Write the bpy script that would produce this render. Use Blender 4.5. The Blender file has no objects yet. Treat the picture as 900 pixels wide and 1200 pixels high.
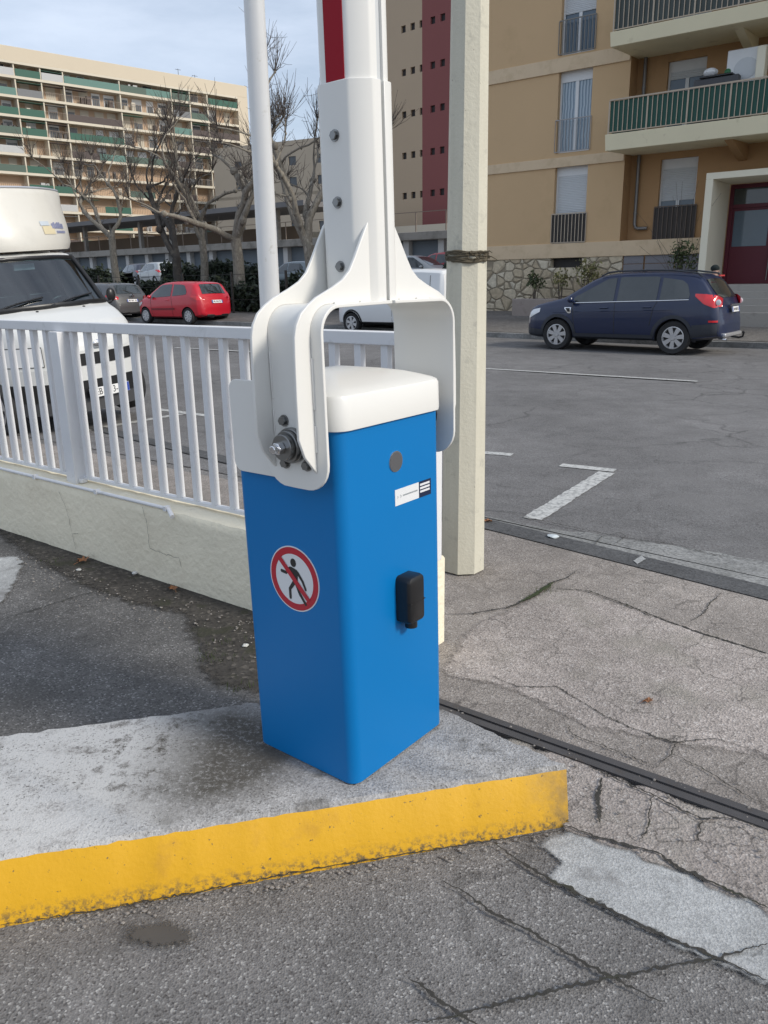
import bpy, bmesh, math, random
import numpy as np
from mathutils import Vector, Matrix
random.seed(7); rng = np.random.default_rng(7)
sc = bpy.context.scene
COL = sc.collection
rad = math.radians

# ------------------------------------------------------------------ camera
F, CH = 930.0, 1.6
PIT, ROL = rad(16.2), rad(0.9)
f0 = np.array([0, math.cos(PIT), -math.sin(PIT)])
r0 = np.array([1.0, 0, 0]); u0 = np.array([0, math.sin(PIT), math.cos(PIT)])
CR = math.cos(ROL)*r0 - math.sin(ROL)*u0
CU = math.sin(ROL)*r0 + math.cos(ROL)*u0
CP = np.array([0, 0, CH])
cd = bpy.data.cameras.new('camera'); cam = bpy.data.objects.new('camera', cd); COL.objects.link(cam)
M = Matrix.Identity(4)
for i in range(3):
    M[i][0], M[i][1], M[i][2], M[i][3] = CR[i], CU[i], -f0[i], CP[i]
cam.matrix_world = M
cd.sensor_fit = 'VERTICAL'; cd.sensor_height = 36; cd.lens = F/1200*36
cd.clip_start = 0.05; cd.clip_end = 5000
sc.camera = cam

# street frame: a runs along the street, b across it, both in metres
SV = np.array([.795, -.606]); SV /= np.linalg.norm(SV); NV = np.array([-SV[1], SV[0]])
RZ = math.atan2(SV[1], SV[0])
def W(a, b, z=0.0):
    p = SV*a + NV*b; return Vector((p[0], p[1], z))
def ray(u, v): return f0 + CR*((u-450)/F) + CU*((600-v)/F)
def gnd(u, v, z=0.0):                       # where a line of sight meets level z, in world x, y
    d = ray(u, v); t = (z-CH)/d[2]; return CP + d*t
def gab(u, v, z=0.0):
    p = gnd(u, v, z)[:2]; return float(p@SV), float(p@NV)
def vab(u, v, b):                           # on the vertical plane b = const: (a, z)
    d = ray(u, v); dn = d[:2]@NV; t = b/dn; p = CP+d*t; return float(p[:2]@SV), float(p[2])
def sl(a, b): return .011*max(0.0, -a-6)*min(max((b-6)/10, 0), 1)
def zg(a, b):
    z = sl(a, min(b, 20))
    if b > 20: z += .36*(min(b, 25)-20)/5
    if b > 25: z += .072*(min(b, 43)-25)
    return z

# ------------------------------------------------------------------ object helpers
def tag(o, label=None, cat=None, group=None, kind=None):
    if label: o['label'] = label
    if cat: o['category'] = cat
    if group: o['group'] = group
    if kind: o['kind'] = kind
    return o
def thing(name, label, cat, loc, rz=RZ, group=None):
    o = bpy.data.objects.new(name, None); COL.objects.link(o)
    o.location = loc; o.rotation_euler = (0, 0, rz); o.empty_display_size = .1
    return tag(o, label, cat, group)
class MB:
    def __init__(s): s.v = []; s.f = []; s.m = []
    def add(s, vs, fs, mi=0):
        n = len(s.v); s.v += [tuple(map(float, p)) for p in vs]
        s.f += [tuple(i+n for i in f) for f in fs]; s.m += [mi]*len(fs); return s
    def box(s, x0, x1, y0, y1, z0, z1, mi=0):
        return s.add([(x, y, z) for z in (z0, z1) for y in (y0, y1) for x in (x0, x1)],
            [(0,2,3,1),(4,5,7,6),(0,1,5,4),(2,6,7,3),(0,4,6,2),(1,3,7,5)], mi)
    def obox(s, c, dx, dy, dz, mi=0):        # box from centre and three half vectors
        c, dx, dy, dz = map(np.array, (c, dx, dy, dz))
        return s.add([c+i*dx+j*dy+k*dz for k in (-1,1) for j in (-1,1) for i in (-1,1)],
            [(0,2,3,1),(4,5,7,6),(0,1,5,4),(2,6,7,3),(0,4,6,2),(1,3,7,5)], mi)
    def prism(s, poly, ax, lo, hi, mi=0):    # polygon in the other two axes, extruded along ax
        def p3(p, h):
            return {'x':(h,p[0],p[1]),'y':(p[0],h,p[1]),'z':(p[0],p[1],h)}[ax]
        n = len(poly)
        area = sum(poly[i][0]*poly[(i+1)%n][1]-poly[(i+1)%n][0]*poly[i][1] for i in range(n))
        if (area < 0) != (ax == 'y'): poly = poly[::-1]
        vs = [p3(p, lo) for p in poly]+[p3(p, hi) for p in poly]
        fs = [tuple(range(n))[::-1], tuple(range(n, 2*n))]+[(i,(i+1)%n,n+(i+1)%n,n+i) for i in range(n)]
        return s.add(vs, fs, mi)
    def tube(s, pts, rs, n=8, mi=0, cap=True):
        pts = [np.array(p, float) for p in pts]
        if not hasattr(rs, '__len__'): rs = [rs]*len(pts)
        rings = []; up = None
        for i, p in enumerate(pts):
            t = pts[min(i+1, len(pts)-1)]-pts[max(i-1, 0)]; t /= (np.linalg.norm(t)+1e-9)
            if up is None:
                up = np.cross(t, [0,0,1.0] if abs(t[2]) < .9 else [1.0,0,0])
            up = up-t*(up@t); up /= (np.linalg.norm(up)+1e-9); w = np.cross(t, up)
            rings.append([p+rs[i]*(math.cos(2*math.pi*k/n)*up+math.sin(2*math.pi*k/n)*w) for k in range(n)])
        vs = [q for r in rings for q in r]; fs = []
        for i in range(len(pts)-1):
            for k in range(n):
                fs.append((i*n+k, i*n+(k+1)%n, (i+1)*n+(k+1)%n, (i+1)*n+k))
        if cap: fs += [tuple(range(n))[::-1], tuple(range((len(pts)-1)*n, len(pts)*n))]
        return s.add(vs, fs, mi)
    def cyl(s, c, ax, r, h0, h1, n=24, mi=0, r2=None):
        c = np.array(c, float); d = {'x':(1,0,0),'y':(0,1,0),'z':(0,0,1)}[ax]; d = np.array(d, float)
        return s.tube([c+d*h0, c+d*h1], [r, r if r2 is None else r2], n, mi)
    def grid(s, P, mi=0):                    # P[i][j] points
        n, m = len(P), len(P[0])
        return s.add([p for r in P for p in r], [(i*m+j, (i+1)*m+j, (i+1)*m+j+1, i*m+j+1) for i in range(n-1) for j in range(m-1)], mi)
    def blob(s, c, r, n=8, m=6, mi=0):
        c = np.array(c, float); r = np.array(r if hasattr(r,'__len__') else (r,r,r), float)
        vs = [c+r*np.array([0,0,-1.])]
        for i in range(1, m):
            t = math.pi*i/m
            vs += [c+r*np.array([math.sin(t)*math.cos(2*math.pi*k/n), math.sin(t)*math.sin(2*math.pi*k/n), -math.cos(t)]) for k in range(n)]
        vs.append(c+r*np.array([0,0,1.])); fs = []
        for k in range(n):
            fs.append((0, 1+(k+1)%n, 1+k)); fs.append((len(vs)-1, 1+(m-2)*n+k, 1+(m-2)*n+(k+1)%n))
            for i in range(m-2): fs.append((1+i*n+k, 1+i*n+(k+1)%n, 1+(i+1)*n+(k+1)%n, 1+(i+1)*n+k))
        return s.add(vs, fs, mi)
    def weld_z(s, z):                        # drop the touching end faces at height z so that flush pieces join
        k = [i for i, f in enumerate(s.f) if not all(abs(s.v[j][2]-z) < 1e-6 for j in f)]
        s.f = [s.f[i] for i in k]; s.m = [s.m[i] for i in k]; s.weld = True; return s
    def build(s, name, mats, parent=None, smooth=35, bevel=0, loc=None, rz=None):
        me = bpy.data.meshes.new(name); me.from_pydata(s.v, [], s.f)
        for m in (mats if isinstance(mats, (list, tuple)) else [mats]): me.materials.append(m)
        me.polygons.foreach_set('material_index', s.m); me.update()
        if getattr(s, 'weld', False):
            bm = bmesh.new(); bm.from_mesh(me); bmesh.ops.remove_doubles(bm, verts=bm.verts, dist=1e-5); bmesh.ops.recalc_face_normals(bm, faces=bm.faces); bm.to_mesh(me); bm.free()
        if smooth:
            me.polygons.foreach_set('use_smooth', [True]*len(me.polygons)); me.set_sharp_from_angle(angle=rad(smooth))
        o = bpy.data.objects.new(name, me); COL.objects.link(o)
        if parent: o.parent = parent
        if loc is not None: o.location = loc
        if rz is not None: o.rotation_euler = (0, 0, rz)
        if bevel:
            b = o.modifiers.new('bevel', 'BEVEL'); b.width = bevel; b.segments = 2; b.limit_method = 'ANGLE'; b.angle_limit = rad(40)
        return o
def text_mb(txt, size):                      # lettering as flat mesh data: (verts, faces) in x, y
    cu = bpy.data.curves.new('t', 'FONT'); cu.body = txt; cu.size = size; cu.align_x = 'CENTER'; cu.align_y = 'CENTER'
    o = bpy.data.objects.new('t', cu); COL.objects.link(o)
    dg = bpy.context.evaluated_depsgraph_get(); me = bpy.data.meshes.new_from_object(o.evaluated_get(dg))
    vs = [tuple(v.co) for v in me.vertices]; fs = [tuple(p.vertices) for p in me.polygons]
    bpy.data.objects.remove(o); bpy.data.curves.remove(cu); bpy.data.meshes.remove(me)
    return vs, fs
def copy_tree(o, parent=None):
    c = o.copy(); COL.objects.link(c)
    if parent: c.parent = parent
    for ch in list(o.children): copy_tree(ch, c)
    return c

# ------------------------------------------------------------------ materials
def nodes(name):
    m = bpy.data.materials.new(name); m.use_nodes = True; nt = m.node_tree
    return m, nt, nt.nodes['Principled BSDF']
def N(nt, t, **kw):
    n = nt.nodes.new(t)
    for k, v in kw.items():
        if k in n.inputs: n.inputs[k].default_value = v
        else: setattr(n, k, v)
    return n
def rgba(c): return (c[0], c[1], c[2], 1)
def noise(nt, co, scale, detail=4, rough=.55):
    n = N(nt, 'ShaderNodeTexNoise'); n.inputs['Scale'].default_value = scale; n.inputs['Detail'].default_value = detail
    n.inputs['Roughness'].default_value = rough; nt.links.new(co, n.inputs['Vector']); return n.outputs['Fac']
def ramp(nt, fac, stops):
    r = N(nt, 'ShaderNodeValToRGB'); e = r.color_ramp.elements
    while len(e) < len(stops): e.new(.5)
    for i, (p, c) in enumerate(stops):
        e[i].position = p; e[i].color = rgba(c) if hasattr(c, '__len__') else (c, c, c, 1)
    nt.links.new(fac, r.inputs['Fac']); return r.outputs['Color']
def mix(nt, fac, a, b, mode='MIX'):
    n = N(nt, 'ShaderNodeMix', data_type='RGBA', blend_type=mode)
    for sk, v in ((n.inputs['Factor'], fac), (n.inputs['A'], a), (n.inputs['B'], b)):
        pass
    ins = [i for i in n.inputs if i.enabled]
    for i, v in zip((n.inputs[0], n.inputs[6], n.inputs[7]), (fac, a, b)):
        if isinstance(v, bpy.types.NodeSocket): nt.links.new(v, i)
        elif hasattr(v, '__len__'): i.default_value = rgba(v)
        else: i.default_value = v
    return n.outputs[2]
def coords(nt):
    return N(nt, 'ShaderNodeTexCoord').outputs['Object']
def bump(nt, b, fac, strength, dist=.01):
    n = N(nt, 'ShaderNodeBump'); n.inputs['Strength'].default_value = strength; n.inputs['Distance'].default_value = dist
    nt.links.new(fac, n.inputs['Height']); nt.links.new(n.outputs['Normal'], b.inputs['Normal'])
def mk(name, col, rough=.5, metal=0, var=.12, scale=6, bmp=0, bscale=60, coat=0, spec=.5, dirt=None, dscale=3, dlo=.55, dhi=.75):
    m, nt, b = nodes(name); co = coords(nt)
    f = noise(nt, co, scale, 5)
    c = mix(nt, f, tuple(x*(1-var) for x in col), tuple(min(1, x*(1+var)) for x in col))
    if dirt is not None:
        c = mix(nt, ramp(nt, noise(nt, co, dscale, 8, .65), [(dlo, 0.), (dhi, 1.)]), c, dirt)
    nt.links.new(c, b.inputs['Base Color'])
    b.inputs['Roughness'].default_value = rough; b.inputs['Metallic'].default_value = metal
    b.inputs['Specular IOR Level'].default_value = spec
    if coat: b.inputs['Coat Weight'].default_value = coat; b.inputs['Coat Roughness'].default_value = .08
    if bmp: bump(nt, b, noise(nt, co, bscale, 4), bmp, .01)
    return m
def stone(name, base, dark, light, size=110, big=1.3, bmp=.5, stain=None, slo=.55, shi=.7, sscale=2.2, wear=None, lightamt=.8, craze=0, cramt=.6, pits=0):
    # asphalt and concrete: aggregate grains, mottling on three scales, stains
    m, nt, b = nodes(name); co = coords(nt)
    v = N(nt, 'ShaderNodeTexVoronoi'); v.inputs['Scale'].default_value = size; wc = mix(nt, .004, co, N(nt, 'ShaderNodeTexNoise', Scale=size*.8).outputs['Color'], 'ADD'); nt.links.new(wc, v.inputs['Vector'])
    sepc = N(nt, 'ShaderNodeSeparateColor'); nt.links.new(v.outputs['Color'], sepc.inputs[0])
    g = sepc.outputs[0]
    c = ramp(nt, g, [(0, dark), (.22, tuple(x*.8 for x in base)), (.5, base), (.78, tuple(x*1.18 for x in base)), (.90, tuple(x*1.3 for x in base)), (.975, light)])
    fine = noise(nt, co, size*2.2, 3, .7)
    c = mix(nt, .36, c, ramp(nt, fine, [(.3, tuple(x*.55 for x in base)), (.7, tuple(min(1, x*1.5) for x in base))]))
    c = mix(nt, 1.0, c, ramp(nt, noise(nt, co, big, 6, .6), [(.25, .68), (.75, 1.25)]), 'MULTIPLY')
    c = mix(nt, 1.0, c, ramp(nt, noise(nt, co, big*9, 5, .6), [(.25, .82), (.75, 1.16)]), 'MULTIPLY')
    if stain is not None:
        c = mix(nt, ramp(nt, noise(nt, co, sscale, 9, .62), [(slo, 0.), (shi, .85)]), c, stain)
    if wear is not None:
        c = mix(nt, ramp(nt, noise(nt, co, sscale*3.1, 8, .7), [(.62, 0.), (.7, lightamt)]), c, wear)
    if pits: c = mix(nt, mix(nt, 1.0, ramp(nt, noise(nt, co, 48, 5, .75), [(.60, 0.), (.66, pits)]), ramp(nt, noise(nt, co, 2.3, 5), [(.35, .1), (.65, 1.)]), 'MULTIPLY'), c, tuple(x*.32 for x in base))
    if craze:
        dn = N(nt, 'ShaderNodeTexNoise', Scale=craze*1.4, Detail=6.0); nt.links.new(co, dn.inputs['Vector'])
        ve = N(nt, 'ShaderNodeTexVoronoi', feature='DISTANCE_TO_EDGE'); ve.inputs['Scale'].default_value = craze; nt.links.new(mix(nt, .9/craze, co, dn.outputs['Color'], 'ADD'), ve.inputs['Vector'])
        ln = mix(nt, 1.0, ramp(nt, ve.outputs['Distance'], [(.0, cramt), (.022, 0.)]), ramp(nt, noise(nt, co, craze*.35, 4), [(.42, 0.), (.58, 1.)]), 'MULTIPLY')
        c = mix(nt, ln, c, tuple(x*.18 for x in base))
    nt.links.new(c, b.inputs['Base Color']); b.inputs['Roughness'].default_value = .92
    b.inputs['Specular IOR Level'].default_value = .25
    h = mix(nt, .5, v.outputs['Distance'], noise(nt, co, size*.5, 5, .7))
    bump(nt, b, h, bmp, .006)
    return m

def soften(m, scale=22, lo=.42, hi=.58, amt=.9):
    # ragged worn edge: a copy of the material whose cover thins out towards the sheet's border
    c = m.copy(); c.name = m.name+'_worn_edge'; nt = c.node_tree; b = nt.nodes['Principled BSDF']
    at = N(nt, 'ShaderNodeAttribute', attribute_name='edge'); n_ = noise(nt, coords(nt), scale, 8, .72)
    a1 = N(nt, 'ShaderNodeMath', operation='MULTIPLY_ADD'); nt.links.new(n_, a1.inputs[0]); a1.inputs[1].default_value = amt; nt.links.new(at.outputs['Fac'], a1.inputs[2])
    a2 = N(nt, 'ShaderNodeMath', operation='MULTIPLY'); nt.links.new(a1.outputs[0], a2.inputs[0]); a2.inputs[1].default_value = .66
    nt.links.new(ramp(nt, a2.outputs[0], [(lo, 0.), (hi, 1.)]), b.inputs['Alpha']); return c
def set_edge(o, vals):
    at = o.data.attributes.new('edge', 'FLOAT', 'POINT'); at.data.foreach_set('value', vals)
SKYC=(7.0,7.9,9.4); SKYS=.062; SUNE=1.5; SUNA=11; EXPO=.90
# ------------------------------------------------------------------ shared materials
M_ASPH = stone('entrance_asphalt', (.185,.177,.170), (.05,.043,.041), (.46,.45,.43), 185, .8, .8, stain=(.085,.081,.078), slo=.56, shi=.75, wear=(.27,.26,.25), lightamt=.3, craze=1.1, cramt=.45, pits=.5)
M_DARK = stone('old_dark_asphalt', (.128,.123,.118), (.04,.04,.04), (.38,.37,.36), 150, 2.6, .9, stain=(.09,.087,.082), slo=.56, shi=.75, sscale=3.5, pits=.5)
M_ROAD = stone('road_asphalt', (.172,.168,.166), (.08,.065,.065), (.26,.26,.26), 120, .35, .5, stain=(.175,.17,.167), slo=.52, shi=.72, sscale=.55, craze=.8, cramt=.5)
M_PAVE = stone('pavement_surface', (.285,.255,.230), (.13,.115,.105), (.50,.47,.44), 150, .8, .8, stain=(.18,.16,.142), slo=.53, shi=.72, wear=(.29,.25,.23), lightamt=.5, craze=3, cramt=.5, pits=.7)
M_PAV2 = stone('pavement_slab', (.355,.315,.288), (.16,.14,.127), (.56,.53,.50), 130, .9, 1.0, stain=(.26,.24,.205), slo=.5, shi=.68, wear=(.20,.18,.162), lightamt=.45, craze=4.5, cramt=.65, pits=.85)
M_GUT = stone('gutter_concrete', (.24,.24,.233), (.12,.12,.12), (.3,.3,.3), 70, 1.2, .4, stain=(.12,.12,.115), slo=.52, shi=.7)
M_KERB = stone('dark_kerb_stone', (.095,.096,.098), (.05,.05,.05), (.12,.12,.12), 90, 2, .4)
M_PATCH = stone('pale_mortar', (.38,.385,.38), (.28,.28,.28), (.47,.47,.47), 190, 2.2, .5, stain=(.2,.195,.19), slo=.54, shi=.66, sscale=5, wear=(.15,.15,.145), lightamt=.7)
M_FAR = stone('far_pavement', (.17,.158,.146), (.11,.105,.098), (.24,.23,.22), 30, .5, .3, stain=(.10,.095,.09))
M_ISL = stone('island_concrete', (.35,.34,.33), (.19,.18,.17), (.49,.49,.48), 170, 1.6, .6, stain=(.14,.132,.12), slo=.55, shi=.64, sscale=6.5, wear=(.17,.165,.152), lightamt=.7)
M_CRACK = mk('crack_dirt', (.040,.037,.032), .95, bmp=.6, var=.4, scale=20, dirt=(.03,.035,.014), dscale=7)
M_MUD = stone('wall_foot_mud', (.062,.056,.049), (.025,.023,.02), (.17,.15,.13), 60, 3, 1.0, stain=(.045,.045,.030), slo=.56, shi=.62, sscale=5)
M_LINE = mk('road_paint', (.52,.52,.5), .7, var=.15, scale=30, dirt=(.2,.2,.2), dscale=28, dlo=.46, dhi=.66)
M_STEEL = mk('dark_steel_rail', (.085,.08,.08), .6, .3, var=.3, scale=9, dirt=(.09,.07,.055), dscale=12)
M_WHITE = mk('white_powder_coat', (.73,.72,.685), .32, var=.02, scale=5, spec=.5)
M_FENCE = mk('white_fence_paint', (.72,.72,.725), .45, var=.05, scale=7, dirt=(.55,.55,.54), dscale=9, dlo=.6)
M_POLEW = mk('white_pole_paint', (.74,.735,.72), .4, var=.04, scale=8, dirt=(.55,.53,.48), dscale=14, dlo=.62)
M_CREAM = mk('cream_render', (.85,.775,.60), .85, var=.08, scale=5, bmp=.9, bscale=26, dirt=(.76,.68,.52), dscale=2.2, dlo=.5)
M_BLACK = mk('black_plastic', (.012,.012,.013), .35, var=.2)
M_RUB = mk('black_rubber', (.02,.02,.021), .8, var=.3, bmp=.3)
M_GREYP = mk('grey_plastic', (.055,.056,.06), .55)
M_STAIN = mk('stainless_steel', (.26,.26,.255), .33, 1.0, var=.1, scale=30)
M_CHROME = mk('chrome', (.75,.75,.76), .12, 1.0, var=.02)
M_GLASSD = mk('dark_car_glass', (.030,.038,.041), .04, var=.3, spec=.6, coat=.6)
M_WIN = mk('window_glass', (.10,.14,.18), .06, var=.25, scale=.8, spec=.6)
M_REDL = mk('red_lamp_lens', (.62,.012,.02), .12, var=.08, coat=.8)
M_CLEARL = mk('clear_lamp_lens', (.75,.76,.77), .1, var=.05, coat=.8)
M_PLATE = mk('number_plate_white', (.78,.78,.77), .4, var=.02)
M_ALLOY = mk('alloy_wheel', (.56,.56,.57), .3, .6, var=.08)
M_PVC = mk('white_window_frame', (.70,.71,.71), .45, var=.05)
M_SHUT = mk('roller_shutter', (.55,.57,.58), .55, var=.05)
M_IRON = mk('dark_iron', (.025,.022,.02), .6, var=.3)

# ------------------------------------------------------------------ setting: ground, road, pavements
AL = sorted(set([-420,-260,-160,-110,-80]+[-70+2*i for i in range(50)]+[40,80,160,300]))
BL = sorted(set([-300,-120,-60,-30,-15,-8,-4,-2,0,2,3,4]+list(range(5,44))+[46,52,60,80,120,200,320,500]))
def sheet(name, As, Bs, dz, mat, zf=zg):
    P = [[W(a, b, zf(a, b)+dz) for b in Bs] for a in As]
    return tag(MB().grid(P).build(name, mat, smooth=60), kind='structure')
sheet('ground', AL, BL, -.022, M_ASPH)
RA = [a for a in AL if -110 <= a <= 80]
sheet('road', RA, [4.60]+[b for b in BL if 5 <= b <= 20], -.015, M_ROAD)
def zpav(a, b): return sl(a, 20)+.125+.36*(b-20)/5.2
sheet('far_pavement', RA, [20.15, 21, 22, 23, 24, 25.3], 0, M_FAR, zpav)
P = [[W(a, 20.0, sl(a,20)-.05), W(a, 20.0, sl(a,20)+.115), W(a, 20.02, sl(a,20)+.125), W(a, 20.15, sl(a,20)+.125)] for a in RA]
tag(MB().grid(P).build('far_kerb', M_GUT, smooth=30), kind='structure')

def rough_poly(pts, step=.05, amp=.01, seed=1, closed=True):
    r = random.Random(seed); out = []; n = len(pts)
    for i in range(n if closed else n-1):
        p, q = np.array(pts[i][:2], float), np.array(pts[(i+1)%n][:2], float); L = np.linalg.norm(q-p); k = max(1, int(L/step))
        nn = np.array([-(q-p)[1], (q-p)[0]])/(L+1e-9)
        for j in range(k): out.append(p+(q-p)*j/k+nn*r.gauss(0, amp)*(0 if j == 0 else 1))
    if not closed: out.append(np.array(pts[-1][:2], float))
    return out
SOFT = {}
def patch(name, px, dz, mat, seed=1, step=.05, amp=.012, z=0.0, soft=0):
    pts = [gnd(u, v, z)[:2] if not isinstance(u, str) else W(v[0], v[1])[:2] for u, v in px]
    poly = rough_poly(pts, step, amp, seed)
    A = sum(poly[i][0]*poly[(i+1)%len(poly)][1]-poly[(i+1)%len(poly)][0]*poly[i][1] for i in range(len(poly)))
    if A < 0: poly = poly[::-1]
    mb = MB()
    if not soft:
        mb.add([(p[0], p[1], z+dz) for p in poly], [tuple(range(len(poly)))]); return tag(mb.build(name, mat, smooth=0), kind='structure')
    P_ = np.array(poly); Q_ = np.roll(P_, -1, 0); lo_, hi_ = P_.min(0)-soft, P_.max(0)+soft; st_ = max(soft*.55, .006, float((hi_-lo_).max())/170)
    gx, gy = np.arange(lo_[0], hi_[0]+st_, st_), np.arange(lo_[1], hi_[1]+st_, st_); X, Y = np.meshgrid(gx, gy, indexing='ij'); G_ = np.stack([X, Y], -1).reshape(-1, 2)
    dist = np.full(len(G_), 1e9); ins = np.zeros(len(G_), bool)
    for p, q in zip(P_, Q_):                            # signed distance of every grid point to the outline
        e = q-p; t = np.clip(((G_-p)@e)/(e@e+1e-12), 0, 1); dist = np.minimum(dist, np.linalg.norm(G_-p-t[:, None]*e, axis=1))
        cr = (p[1] > G_[:, 1]) != (q[1] > G_[:, 1]); ins ^= cr & (G_[:, 0] < (q[0]-p[0])*(G_[:, 1]-p[1])/(q[1]-p[1]+1e-12)+p[0])
    sd_ = np.where(ins, dist, -dist); ed = np.clip(.5+sd_/(2*soft), 0, 1); ny = len(gy); keep = sd_ > -soft*1.2
    for a in range(len(gx)-1):
        for b_ in range(ny-1):
            f = (a*ny+b_, (a+1)*ny+b_, (a+1)*ny+b_+1, a*ny+b_+1)
            if any(keep[k] for k in f): mb.f.append(f); mb.m.append(0)
    mb.v = [(x, y, z+dz) for x, y in G_]
    if mat.name not in SOFT: SOFT[mat.name] = soften(mat, 75, .47, .64, 1.25) if 'oil' in mat.name else soften(mat)
    o = mb.build(name, SOFT[mat.name], smooth=0); set_edge(o, [float(x) for x in ed]); return tag(o, kind='structure')
# pavement strip under and beyond the low wall
pv = MB(); pv.add([W(-70, 2.72, -.010), W(-1.80, 2.72, -.010), W(-1.80, 4.45, -.010), W(-70, 4.45, -.010), W(-1.80, 2.34, -.010), W(40, 2.34, -.010), W(40, 2.72, -.010), W(40, 4.45, -.010)], [(0,1,2,3),(4,5,6,1),(1,6,7,2)])
tag(pv.build('pavement', M_PAVE, smooth=0), kind='structure')
# rougher old slab on the walking surface, with cracked borders
patch('pavement_slab', [(528,786),(560,735),(640,695),(670,690),(740,715),(900,766),('w',(.9,3.05)),('w',(.9,2.75)),(900,880),(760,858),(690,845),(600,802)], -.006, M_PAV2, 3, soft=.07)
patch('pavement_apron', [(600,866),(660,893),(668,968),(740,990),(830,1030),(900,1062),('w',(.7,1.55)),('w',(.7,2.28)),(900,972)], -.0095, M_PAV2, 5, soft=.03)
k0, k1, k2, k3 = (gnd(566,606), gnd(900,686), gnd(566,618), gnd(900,702))
def ext(p, q, t): return p+(q-p)*t
kb = MB(); kb.add([tuple(ext(k2,k3,-6)[:2])+(-.004,), tuple(ext(k2,k3,4)[:2])+(-.004,), tuple(ext(k0,k1,4)[:2])+(-.004,), tuple(ext(k0,k1,-6)[:2])+(-.004,)], [(0,1,2,3)])
tag(kb.build('kerb_stones', M_KERB, smooth=0), kind='structure')
patch('gutter', [(420,575),(566,603),(640,618),(720,628),(810,641),(900,657),('w',(2.5,4.95)),('w',(2.5,4.30)),(900,690),(720,645),(566,608),(420,574)], -.008, M_GUT, 8, .08, .012)
patch('kerb_mortar_joint', [(742,657),(752,651),(757,655),(747,661)], 0, M_PATCH, 2, .02, .003)
# painted lines
def strip(name, p, q, w, dz, mat=M_LINE, seed=0):
    p, q = np.array(p), np.array(q); d = (q-p)/np.linalg.norm(q-p); n = np.array([-d[1], d[0]])
    poly = rough_poly([p-n*w/2, q-n*w/2, q+n*w/2, p+n*w/2], .04, .004, seed)
    return tag(MB().add([(x[0], x[1], dz) for x in poly], [tuple(range(len(poly)))]).build(name, mat, smooth=0), kind='structure')
M0 = lambda u, v: gnd(u, v)[:2]
strip('road_marking', M0(624,606), M0(711,552), .14, -.010, seed=1)
strip('road_marking', M0(657,543.5), M0(721,550), .12, -.009, seed=2)
strip('road_marking', M0(540,527), M0(600,531.5), .12, -.010, seed=3)
for k in range(-4, 3):                                  # dashed bay edge and centre line along the street
    strip('centre_line', W(-7.6+9*k, 13.15)[:2], W(-3.7+9*k, 13.12)[:2], .12, -.010+max(0, sl(-7.6+9*k, 13.15)) if k < 1 else -.010, seed=20+k)
    if k < 0: strip('road_marking', W(-3.75+5.2*k, 6.66)[:2], W(-2.6+5.2*k, 6.66)[:2], .12, -.009, seed=40+k); strip('road_marking', W(-3.1+5.2*k, 4.95)[:2], W(-3.1+5.2*k, 6.58)[:2], .12, -.010, seed=50+k)
# foreground patches
patch('dark_asphalt_patch', [('w',(-9,.75)),(0,872),(120,852),(310,824),(420,800),(560,800),('w',(-1.62,2.30)),('w',(-1.66,2.60)),('w',(-9,2.60))], -.017, M_DARK, 11, .06, .010, soft=.05)
patch('wall_foot_dirt', [(-40,606),(0,617),(60,657),(150,697),(225,712),(246,750),(262,792),(310,800),(330,760),(330,725),(295,712),(150,668),(0,613)], -.011, M_MUD, 12, .04, .006, soft=.13)
patch('pale_mortar_patch', [(642,985),(648,978),(675,972),(710,985),(760,995),(810,1020),(850,1040),(905,1068),(905,1105),(850,1120),(795,1100),(770,1082),(730,1065),(665,1030),(650,1022),(670,1010)], -.013, M_PATCH, 13, .03, .006, soft=.035)
patch('pale_mortar_patch', [(850,1122),(905,1108),(960,1130),(960,1180),(905,1146)], -.0125, M_PATCH, 14, .03, .006, soft=.03)
patch('pale_mortar_patch', [(-30,652),(18,652),(24,657),(12,682),(0,702),(-30,720)], -.009, M_PATCH, 15, .04, .006, soft=.04)
patch('oil_spot', [(158,1089),(176,1086),(190,1082),(200,1088),(214,1093),(196,1095),(185,1097),(174,1092)], -.014, mk('oil_stain', (.075,.07,.064), .6, var=.3), 16, .012, .001, soft=.035)

def crack(px, w=.012, dz=-.003, seed=1, name='pavement_crack', mat=None):
    r = random.Random(seed); pts = [gnd(u, v)[:2] for u, v in px]
    dz += seed*.00012; line = rough_poly(pts, .010, .0028, seed, closed=False); L = []; R = []; C_ = []; n = len(line)
    for i, p in enumerate(line):
        t = line[min(i+1, n-1)]-line[max(i-1, 0)]; t /= np.linalg.norm(t)+1e-9; nn = np.array([-t[1], t[0]])
        ww = w*.32*(.4+1.1*r.random())*min(1, .25+4*min(i, n-1-i)/n)
        L.append((*(p+nn*ww), dz)); R.append((*(p-nn*ww), dz)); C_.append((*p, dz))
    mat = mat or M_CRACK
    if 'c'+mat.name not in SOFT: SOFT['c'+mat.name] = soften(mat, 55, .48, .62, 1.1)
    o = MB().grid([R, C_, L]).build(name, SOFT['c'+mat.name], smooth=0); set_edge(o, [0.]*n+[1.]*n+[0.]*n); tag(o, kind='structure')
z2 = lambda pts: [(510+x/2.3077, 600+y/2.3077) for x, y in pts]
z5 = lambda pts: [(450+x/2, 850+y/2) for x, y in pts]
crack(z2([(330,205),(410,210),(520,250),(620,290),(720,325),(900,380),(1000,420)]), .022, seed=1)
crack(z2([(20,275),(100,272),(200,255),(270,225),(310,190),(360,175),(385,155)]), .02, seed=2)
crack(z2([(230,243),(262,226),(300,203),(320,190)]), .05, seed=22, mat=mk('crack_moss', (.03,.042,.012), .95, var=.4, scale=40))
crack(z2([(775,215),(740,250),(730,270),(690,295)]), .012, seed=3)
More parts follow.
